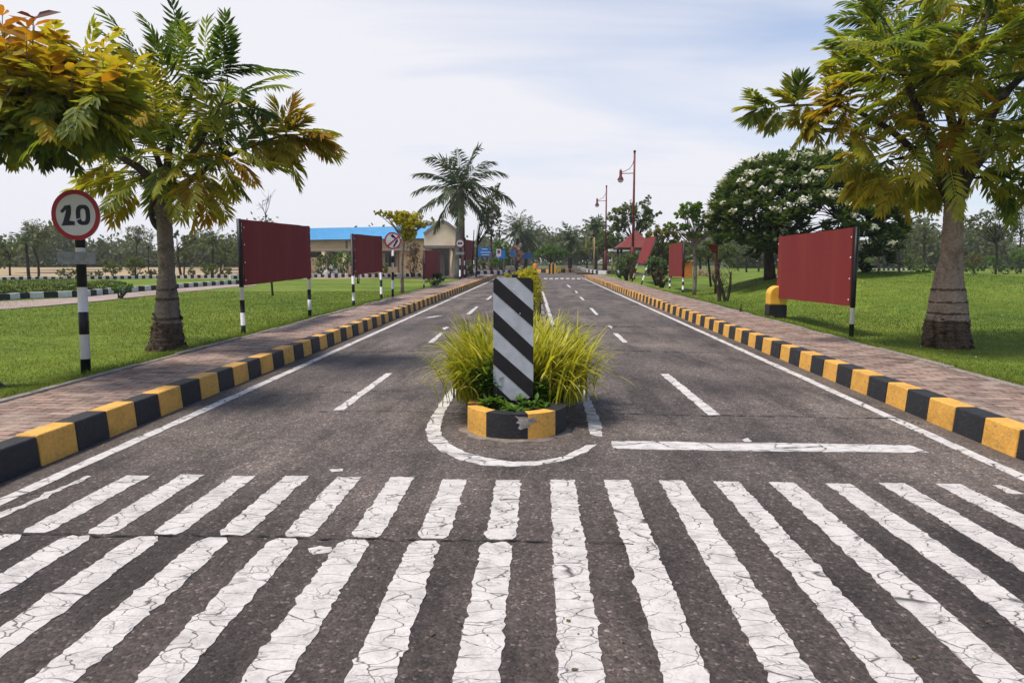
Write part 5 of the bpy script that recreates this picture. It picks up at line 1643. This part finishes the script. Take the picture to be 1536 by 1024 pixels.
mb = MB(); mb.tube([(p.x, p.y, .4), (p.x, p.y, .48)], .28, 16); mb.build('hoop', M['yellow'], root)

# yellow frame sign
YQ = 70
p = gp(891, YQ, .14)
root = empty('frame_sign', p, 'empty square yellow frame on a yellow post, right of the road end', 'sign frame')
mb = MB(); q = [atY(*c, YQ) for c in ((879, 355.5), (890, 355.5), (890, 373), (879, 373))]
for i in range(4): mb.bar(q[i], q[(i + 1) % 4], .10, .10, 0, (0, 1, 0))
mb.bar(atY(878, 372.6, YQ), atY(896, 371.8, YQ), .10, .10, 0, (0, 1, 0))
mb.build('frame', M['yellow_pole'], root)
mb = MB(); mb.tube([(p.x, p.y, .1), (p.x, p.y, atY(890, 356, YQ).z)], .07, 10); mb.build('post', M['yellow_pole'], root)

# ------------------------------------------------------------------ gazebo
def gazebo():
    Y = 57; c = Vector((atY(952, 400, Y).x, Y, .17))
    root = empty('gazebo', c, 'small gazebo with red pyramid roof behind the leaning board', 'gazebo')
    w = 1.5; ze = zY(371.5, Y); za = zY(345, Y)
    mb = MB()
    cs = [Vector((c.x + a * w, c.y + b * w, ze)) for a, b in ((-1, -1), (1, -1), (1, 1), (-1, 1))]
    top = Vector((c.x, c.y, za)); mid = [q.lerp(top, .45) - Vector((0, 0, .10)) for q in cs]
    for i in range(4):
        j = (i + 1) % 4
        mb.face([cs[i], cs[j], mid[j], mid[i]]); mb.face([mid[i], mid[j], top])
    mb.face([q - Vector((0, 0, .03)) for q in cs]); 
    for i in range(4): mb.face([cs[i], cs[(i + 1) % 4], cs[(i + 1) % 4] - Vector((0, 0, .03)), cs[i] - Vector((0, 0, .03))])
    mb.build('roof', M['roof_red'], root)
    mb = MB()
    for i in range(4): mb.bar(cs[i] - Vector((0, 0, .10)), cs[(i + 1) % 4] - Vector((0, 0, .10)), .10, .12)
    mb.build('eaves', M['dark_trunk'], root)
    for a, b in ((-.8, -.8), (.8, -.8), (.8, .8), (-.8, .8)):
        mb = MB(); mb.tube([(c.x + a * w, c.y + b * w, .1), (c.x + a * w, c.y + b * w, ze - .16)], .09, 10); mb.build('post', M['black'], root)
    mb = MB(); mb.box((c.x - 1.35, c.y - 1.35, .15), (c.x + 1.35, c.y + 1.35, .32)); mb.build('plinth', M['concrete'], root)
gazebo()
Y = 60
p = gp(928, Y)
root = empty('flat_shelter', p, 'flat white roofed shelter beside the gazebo', 'shelter')
a, b = atY(914, 377, Y), atY(944, 373.5, Y)
mb = MB(); mb.box((a.x, Y - .5, a.z), (b.x, Y + 1.2, b.z)); mb.build('roof', M['white'], root)
for x in (a.x + .25, b.x - .25):
    mb = MB(); mb.tube([(x, Y, .1), (x, Y, a.z)], .07, 10); mb.build('post', M['yellow_pole'], root)

# motorbike parked by the gazebo
p = gp(929, 50)
root = empty('motorbike', p, 'dark motorbike parked at the far right pavement by the gazebo', 'motorbike')
for dy in (-.55, .55):
    mb = MB(); cx, cy, cz = p.x, p.y + dy, .2 + .28
    ring = [(cx, cy + .24 * math.cos(t), cz + .24 * math.sin(t)) for t in [k * math.pi / 8 for k in range(17)]]
    mb.tube(ring, .05, 8, 0, False); mb.build('wheel', M['black'], root)
mb = MB(); mb.tube([(p.x, p.y - .5, .55), (p.x, p.y - .15, .62), (p.x, p.y + .25, .72), (p.x, p.y + .6, .78)], [.08, .17, .16, .07], 10); mb.build('body', M['stone'], root)
mb = MB(); mb.tube([(p.x, p.y - .55, .48), (p.x, p.y - .42, 1.02)], .035, 8); mb.tube([(p.x - .3, p.y - .38, 1.05), (p.x + .3, p.y - .38, 1.05)], .025, 8); mb.build('handlebar', M['black'], root)
mb = MB(); mb.box((p.x - .11, p.y - .05, .78), (p.x + .11, p.y + .62, .86)); mb.build('seat', M['black'], root, bevel=.03)

# ------------------------------------------------------------------ right roadside trees and shrubs
for (nm, lab, px, Y, tt, blobs, mat, N, lf, kw) in (
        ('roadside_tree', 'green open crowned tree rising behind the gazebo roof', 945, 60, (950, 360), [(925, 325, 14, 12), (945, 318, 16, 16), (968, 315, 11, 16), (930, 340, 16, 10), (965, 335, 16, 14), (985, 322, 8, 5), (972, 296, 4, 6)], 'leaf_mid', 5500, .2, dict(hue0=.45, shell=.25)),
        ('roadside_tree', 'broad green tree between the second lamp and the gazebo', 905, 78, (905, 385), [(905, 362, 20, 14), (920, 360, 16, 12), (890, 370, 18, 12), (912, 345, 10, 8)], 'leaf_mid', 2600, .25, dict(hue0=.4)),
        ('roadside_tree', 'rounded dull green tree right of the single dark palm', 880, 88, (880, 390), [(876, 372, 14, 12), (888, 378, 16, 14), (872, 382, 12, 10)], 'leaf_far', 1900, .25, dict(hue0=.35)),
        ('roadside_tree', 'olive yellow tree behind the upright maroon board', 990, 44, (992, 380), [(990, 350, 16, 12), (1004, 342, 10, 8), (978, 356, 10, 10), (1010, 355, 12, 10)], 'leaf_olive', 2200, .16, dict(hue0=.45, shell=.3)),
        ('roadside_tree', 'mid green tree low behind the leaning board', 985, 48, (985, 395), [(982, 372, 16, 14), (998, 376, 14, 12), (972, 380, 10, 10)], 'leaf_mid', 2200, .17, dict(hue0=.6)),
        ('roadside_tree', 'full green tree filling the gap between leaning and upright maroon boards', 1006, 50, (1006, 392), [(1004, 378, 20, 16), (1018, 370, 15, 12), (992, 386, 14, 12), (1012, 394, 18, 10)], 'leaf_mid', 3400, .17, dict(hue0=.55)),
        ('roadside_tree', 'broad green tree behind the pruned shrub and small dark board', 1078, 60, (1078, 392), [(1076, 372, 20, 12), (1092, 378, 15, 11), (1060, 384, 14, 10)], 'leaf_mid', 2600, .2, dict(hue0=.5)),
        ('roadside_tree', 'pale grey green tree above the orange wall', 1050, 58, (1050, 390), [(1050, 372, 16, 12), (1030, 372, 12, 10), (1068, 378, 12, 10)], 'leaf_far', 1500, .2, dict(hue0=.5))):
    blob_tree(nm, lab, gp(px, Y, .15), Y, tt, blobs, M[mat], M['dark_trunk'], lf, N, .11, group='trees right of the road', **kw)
for (lab, px, py, blobs, mat, N, hu, lf) in (
        ('dark rounded bush left of the leaning board', 940, 421, [(937, 396, 15, 17), (945, 385, 10, 9), (932, 405, 11, 11)], 'leaf_dark', 2300, .6, .12),
        ('dark bush on two stems right of the leaning board', 985, 428, [(986, 400, 17, 14), (978, 392, 10, 9), (996, 404, 10, 10)], 'leaf_dark', 2300, .5, .11),
        ('dry greyish shrub at the foot of the upright maroon board', 992, 432, [(990, 413, 8, 12), (995, 423, 7, 7)], 'brown_leaf', 800, .4, .08)):
    b = at(px, py, .18)
    bush('roadside_shrub', lab, b, b.y, blobs, M[mat], lf, N, group='bushes right of the road', hue0=hu, sr=.05)
b = LZ(1041, 443)
blob_tree('small_layered_tree', 'small yellow green tree with flat layered crown right of the upright board', b, b.y, (1040, 362), [(1038, 312, 20, 9), (1050, 325, 14, 9), (1026, 322, 14, 8), (1022, 340, 16, 6), (1060, 338, 18, 6), (1084, 334, 12, 5), (1005, 338, 10, 5), (1040, 352, 14, 7), (1075, 340, 12, 5)],
          M['leaf_lime'], M['grey_trunk'], .10, 5500, .075, hue0=.8, shell=.2, cl=20)
b = LZ(1078, 430)
palm('areca_palm', 'thin palm with arching dark fronds behind the pruned shrub', Vector((b.x, 31, .2)), atY(1062, 385, 31), .05, .035, 1.25, 9, M['frond'], None, .45, .03, 16, (0, 75), 1.3, M['dark_trunk'], hue=.7)
# little dark board on a post
b = LZ(1073, 440)
root = empty('sign_board', b, 'small dark maroon board on a single post among dry twigs', 'sign board', 'maroon boards along the pavements')
YB = b.y
mb = MB(); mb.prism([atY(*q, YB - .05) for q in ((1061, 366), (1076, 367), (1076, 380), (1068, 378))], (0, 1, 0), .02); mb.build('panel', M['board'], root)
mb = MB(); mb.tube([b - Vector((0, 0, .05)), atY(1075, 366, YB)], .045, 10); mb.build('post', M['lamp_red'], root)
# pruned shrub
b = LZ(1088, 452)
root = empty('pruned_shrub', b, 'pruned leafless shrub with dark stumps and reddish twigs on the right lawn', 'shrub')
mb = MB(); YP = b.y; tw = []
for st in ([(1079, 450), (1077, 435), (1070, 420)], [(1088, 453), (1084, 436), (1079, 418), (1076, 395)], [(1090, 453), (1095, 430), (1096, 408)], [(1079, 450), (1080, 432), (1074, 405)]):
    P = [atY(x, y, YP) for x, y in st]; P[0].z = b.z - .03
    sp = spline(P, 5); mb.tube(sp, [.055 - .03 * i / (len(sp) - 1) for i in range(len(sp))], 8); tw += sp[4:]
lv = Leaves()
for k in range(46):
    a = random.choice(tw); e = a + Vector((random.gauss(0, .12), random.gauss(0, .12), random.uniform(.1, .45)))
    branch(mb, a, e, .010, .004, .1, 4, 3)
    lv.diamonds(np.array(e)[None] + rng.normal(size=(5, 3)) * .06, .06, rng.random(5), .3, .5)
mb.build('stem', M['dark_trunk'], root); lv.build('foliage', M['brown_leaf'], root)
b = LZ(1112, 470)
bush('weed_plant', 'small brown weed at the edge of the right pavement', b, b.y, [(1112, 462, 3, 5), (1114, 468, 4, 3)], M['brown_leaf'], .05, 90, cat='weed', sr=.006)
# orange wall behind the upright board
Y = 52
p = gp(1035, Y)
root = empty('orange_booth', p, 'low orange booth partly hidden by the upright maroon board', 'booth')
a, b2 = atY(1022, 411, Y), atY(1039, 392, Y)
mb = MB(); mb.box((a.x, Y, .1), (b2.x, Y + 1.2, b2.z)); mb.build('wall', M['orange'], root, bevel=.04)
mb = MB(); mb.box((a.x - .08, Y - .08, b2.z + .002), (b2.x + .08, Y + 1.28, b2.z + .07)); mb.build('roof', M['wall2'], root)
p = gp(1062, 56)
root = empty('pink_flower_bed', p, 'low pinkish flower bed beyond the small layered tree', 'flower bed')
lv = Leaves(); n = 500; lv.diamonds(np.stack([p.x + rng.uniform(-1.1, 1.1, n), 56 + rng.uniform(-.5, .5, n), .2 + rng.random(n) * .5], 1), .14, rng.random(n), .6, .7); lv.build('flowers', M['pink'], root)

# ------------------------------------------------------------------ right background
for (lab, px, Y, tt, blobs, N, hu, mt) in (
        ('leafy tree left of the mound, behind the pruned shrub', 1150 - 30, 72, (1120, 385), [(1120, 378, 14, 12), (1108, 380, 11, 10), (1132, 380, 11, 10)], 1200, .45, 'leaf_far'),
        ('slim dark stemmed tree left of the flowering tree trunk', 1138, 76, (1138, 375), [(1138, 374, 10, 12), (1146, 382, 9, 10)], 1000, .5, 'leaf_far'),
        ('dark tree just right of the right board', 1318, 62, (1317, 362), [(1316, 350, 12, 10), (1324, 358, 10, 8), (1310, 362, 8, 8)], 1200, .4, 'leaf_mid'),
        ('tree with leaning thin trunk between board and right trunk', 1350, 68, (1349, 370), [(1345, 352, 14, 10), (1358, 358, 14, 10), (1340, 365, 16, 9), (1362, 372, 16, 8)], 1800, .55, 'leaf_far'),
        ('thin upright tree close to the right trunk', 1386, 66, (1386, 350), [(1386, 345, 10, 8), (1378, 355, 9, 7), (1394, 360, 12, 9)], 1000, .5, 'leaf_far'),
        ('spreading airy tree right of the right trunk', 1494, 64, (1494, 360), [(1480, 325, 22, 10), (1505, 318, 20, 10), (1470, 340, 22, 8), (1515, 340, 24, 9), (1490, 350, 20, 8), (1455, 330, 12, 7)], 3600, .6, 'leaf_far'),
        ('tall feathery tree cut by the right edge of the picture', 1532, 70, (1532, 350), [(1530, 330, 14, 14), (1535, 310, 12, 12), (1520, 352, 14, 8), (1545, 355, 16, 10)], 1800, .55, 'leaf_far')):
    blob_tree('park_tree', lab, gp(px, Y, .15), Y, tt, blobs, M[mt], M['dark_trunk'], .17, N, .10, group='trees in the right park', cl=14, shell=.25, hue0=hu)
for (lab, px, Y, blobs, mat, N, hu) in (
        ('rounded dull bush beside the dark vase shaped plant', 1371, 62, [(1371, 394, 15, 10), (1365, 388, 9, 6)], 'leaf_mid', 1000, .5),
        ('dark vase shaped plant on the bare patch right of the board', 1385, 55, [(1385, 410, 12, 6), (1380, 405, 7, 4), (1391, 406, 7, 4)], 'leaf_dark', 900, .5),
        ('small grey green bush left of the right trunk', 1402, 64, [(1402, 401, 9, 6)], 'leaf_far', 600, .4),
        ('yellow green bush right of the right trunk', 1462, 66, [(1462, 388, 14, 9), (1454, 392, 10, 7)], 'leaf_olive', 900, .4),
        ('grey dark mound shaped bush right of the right trunk', 1466, 60, [(1466, 400, 13, 7), (1455, 403, 8, 5)], 'leaf_mid', 900, .3),
        ('light green bush in the middle of the right park', 1490, 68, [(1490, 390, 12, 8)], 'leaf_lime', 700, .35),
        ('dark low bush under the light green bushes, right', 1510, 62, [(1510, 402, 14, 6), (1500, 404, 8, 4)], 'leaf_dark', 800, .6),
        ('bright green bush at the right edge', 1526, 66, [(1526, 382, 12, 9), (1534, 390, 10, 8)], 'leaf_lime', 900, .5),
        ('olive bush line right of the board', 1298, 72, [(1298, 392, 18, 8), (1282, 394, 12, 7)], 'leaf_mid', 1100, .5)):
    bush('park_shrub', lab, gp(px, Y, .15), Y, blobs, M[mat], .16, N, group='bushes in the right park', hue0=hu)
px_slab('bare_patch', [(1290, 412.5), (1330, 415), (1372, 416.5), (1378, 413.5), (1340, 411.2), (1300, 411)], .1, .24, M['dry'])
line_kerb('park_kerb', [(1280, 405.8), (1330, 405.6), (1372, 405.6)], 26, .17, .25, .25, [M['kerb_w'], M['kerb_k']], .1, .3)

# far woods: one mass nobody could count
def far_wood(name, az0, az1, r0, r1, h0, h1, N, leaf, mat, label):
    lv = Leaves()
    ncl = N // 16
    az = rng.uniform(az0, az1, ncl); r = rng.uniform(r0, r1, ncl)
    ht = h0 + (h1 - h0) * np.clip(.42 + .42 * np.sin(az * 29) + .36 * np.sin(az * 83 + 1) + .28 * np.sin(az * 171 + 2) + .1 * rng.normal(size=ncl), 0, 1.35)
    z = np.clip(ht, .8, None) * rng.random(ncl) ** .55
    c = np.stack([np.tan(az) * r, r, z + .1], 1)
    pts = np.repeat(c, 16, 0) + rng.normal(size=(ncl * 16, 3)) * np.array([1.0, 1.0, .7])
    pts[:, 2] = np.abs(pts[:, 2])
    hue = np.repeat(np.clip(.4 + rng.normal(size=ncl) * .2, 0, 1), 16)
    lv.diamonds(pts, leaf, np.clip(hue + rng.normal(size=len(hue)) * .1, 0, 1), .5, .7)
    o = lv.build(name, mat, None)
    return tag(o, label, None, None, 'stuff')


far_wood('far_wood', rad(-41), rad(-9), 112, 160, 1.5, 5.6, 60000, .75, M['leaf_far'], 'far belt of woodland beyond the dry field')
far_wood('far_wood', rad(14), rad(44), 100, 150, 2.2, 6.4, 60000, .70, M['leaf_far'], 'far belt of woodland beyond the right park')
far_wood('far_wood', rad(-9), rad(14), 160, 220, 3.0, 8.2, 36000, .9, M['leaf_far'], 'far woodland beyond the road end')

# ------------------------------------------------------------------ air
mb = MB(); mb.box((-310, -45, -1.1), (310, 410, 14))
hz = tag(mb.build('haze', []), kind='stuff')
hm = bpy.data.materials.new('haze_air'); hm.use_nodes = True
hm.node_tree.nodes.remove(hm.node_tree.nodes['Principled BSDF'])
pv = hm.node_tree.nodes.new('ShaderNodeVolumePrincipled')
pv.inputs['Color'].default_value = (.88, .92, .98, 1); pv.inputs['Density'].default_value = .00045; pv.inputs['Anisotropy'].default_value = .2
hm.node_tree.links.new(pv.outputs[0], hm.node_tree.nodes['Material Output'].inputs['Volume'])
hz.data.materials.append(hm)

# ------------------------------------------------------------------ light
SUN = Vector((-.36, -.16, .95)).normalized()
sun_d = bpy.data.lights.new('sun', 'SUN'); sun_d.energy = 3.0; sun_d.angle = rad(11); sun_d.color = (1, .945, .86)
sun = bpy.data.objects.new('sun', sun_d); COL.objects.link(sun)
sun.rotation_euler = SUN.to_track_quat('Z', 'Y').to_euler()

w = bpy.data.worlds.new('World'); SC.world = w; w.use_nodes = True
nt = w.node_tree; bg = nt.nodes['Background']; bg.inputs['Strength'].default_value = .10
sky = nt.nodes.new('ShaderNodeTexSky'); sky.sky_type = 'NISHITA'; sky.sun_disc = False
sky.sun_elevation = math.asin(SUN.z); sky.sun_rotation = math.atan2(SUN.x, SUN.y)
sky.air_density, sky.dust_density, sky.ozone_density = 1.0, .6, 1.5
tc = nt.nodes.new('ShaderNodeTexCoord')
sep = nt.nodes.new('ShaderNodeSeparateXYZ'); nt.links.new(tc.outputs['Generated'], sep.inputs[0])
def wm(op, a, b=0.0, clamp=False):
    m = nt.nodes.new('ShaderNodeMath'); m.operation = op; m.use_clamp = clamp
    for k, v in enumerate((a, b)):
        if isinstance(v, (int, float)): m.inputs[k].default_value = v
        else: nt.links.new(v, m.inputs[k])
    return m.outputs[0]
zc = wm('ADD', wm('MAXIMUM', sep.outputs['Z'], 0.0), .18)
cmb = nt.nodes.new('ShaderNodeCombineXYZ')
nt.links.new(wm('DIVIDE', sep.outputs['X'], zc), cmb.inputs[0]); nt.links.new(wm('DIVIDE', sep.outputs['Y'], zc), cmb.inputs[1])
mp = nt.nodes.new('ShaderNodeMapping'); mp.inputs['Scale'].default_value = (.55, 1.5, 1); mp.inputs['Rotation'].default_value = (0, 0, rad(14)); mp.inputs['Location'].default_value = (1.3, .4, 0)
nt.links.new(cmb.outputs[0], mp.inputs[0])
nz = nt.nodes.new('ShaderNodeTexNoise'); nz.inputs['Scale'].default_value = 1.1; nz.inputs['Detail'].default_value = 6; nz.inputs['Roughness'].default_value = .55; nz.inputs['Distortion'].default_value = .6
nt.links.new(mp.outputs[0], nz.inputs['Vector'])
# veil: thinner to the upper right, thicker to the left and the horizon
thin = wm('MULTIPLY', wm('ADD', wm('MULTIPLY', sep.outputs['X'], .55), wm('SUBTRACT', sep.outputs['Z'], .20)), 1.35)
fac = wm('SUBTRACT', wm('ADD', wm('MULTIPLY', nz.outputs['Fac'], 1.6), .17), wm('MULTIPLY', thin, 1.15), True)
cloud = nt.nodes.new('ShaderNodeMix'); cloud.data_type = 'RGBA'
nt.links.new(fac, cloud.inputs['Factor'])
tint = nt.nodes.new('ShaderNodeMix'); tint.data_type = 'RGBA'; tint.blend_type = 'MULTIPLY'; tint.inputs['Factor'].default_value = 1
nt.links.new(sky.outputs[0], tint.inputs[6]); tint.inputs[7].default_value = (.88, 1.02, 1.19, 1)
nt.links.new(tint.outputs[2], cloud.inputs[6]); cloud.inputs[7].default_value = (6.45, 6.45, 6.9, 1)
nt.links.new(cloud.outputs[2], bg.inputs['Color'])

SC.view_settings.view_transform = 'Standard'
SC.view_settings.look = 'None'
SC.view_settings.exposure = 0.46
SC.view_settings.gamma = 1.0
SC.render.resolution_x, SC.render.resolution_y = 1024, 682
SC.cycles.max_bounces = 8
SC.cycles.diffuse_bounces = 6
SC.cycles.transmission_bounces = 6
SC.cycles.use_denoising = True
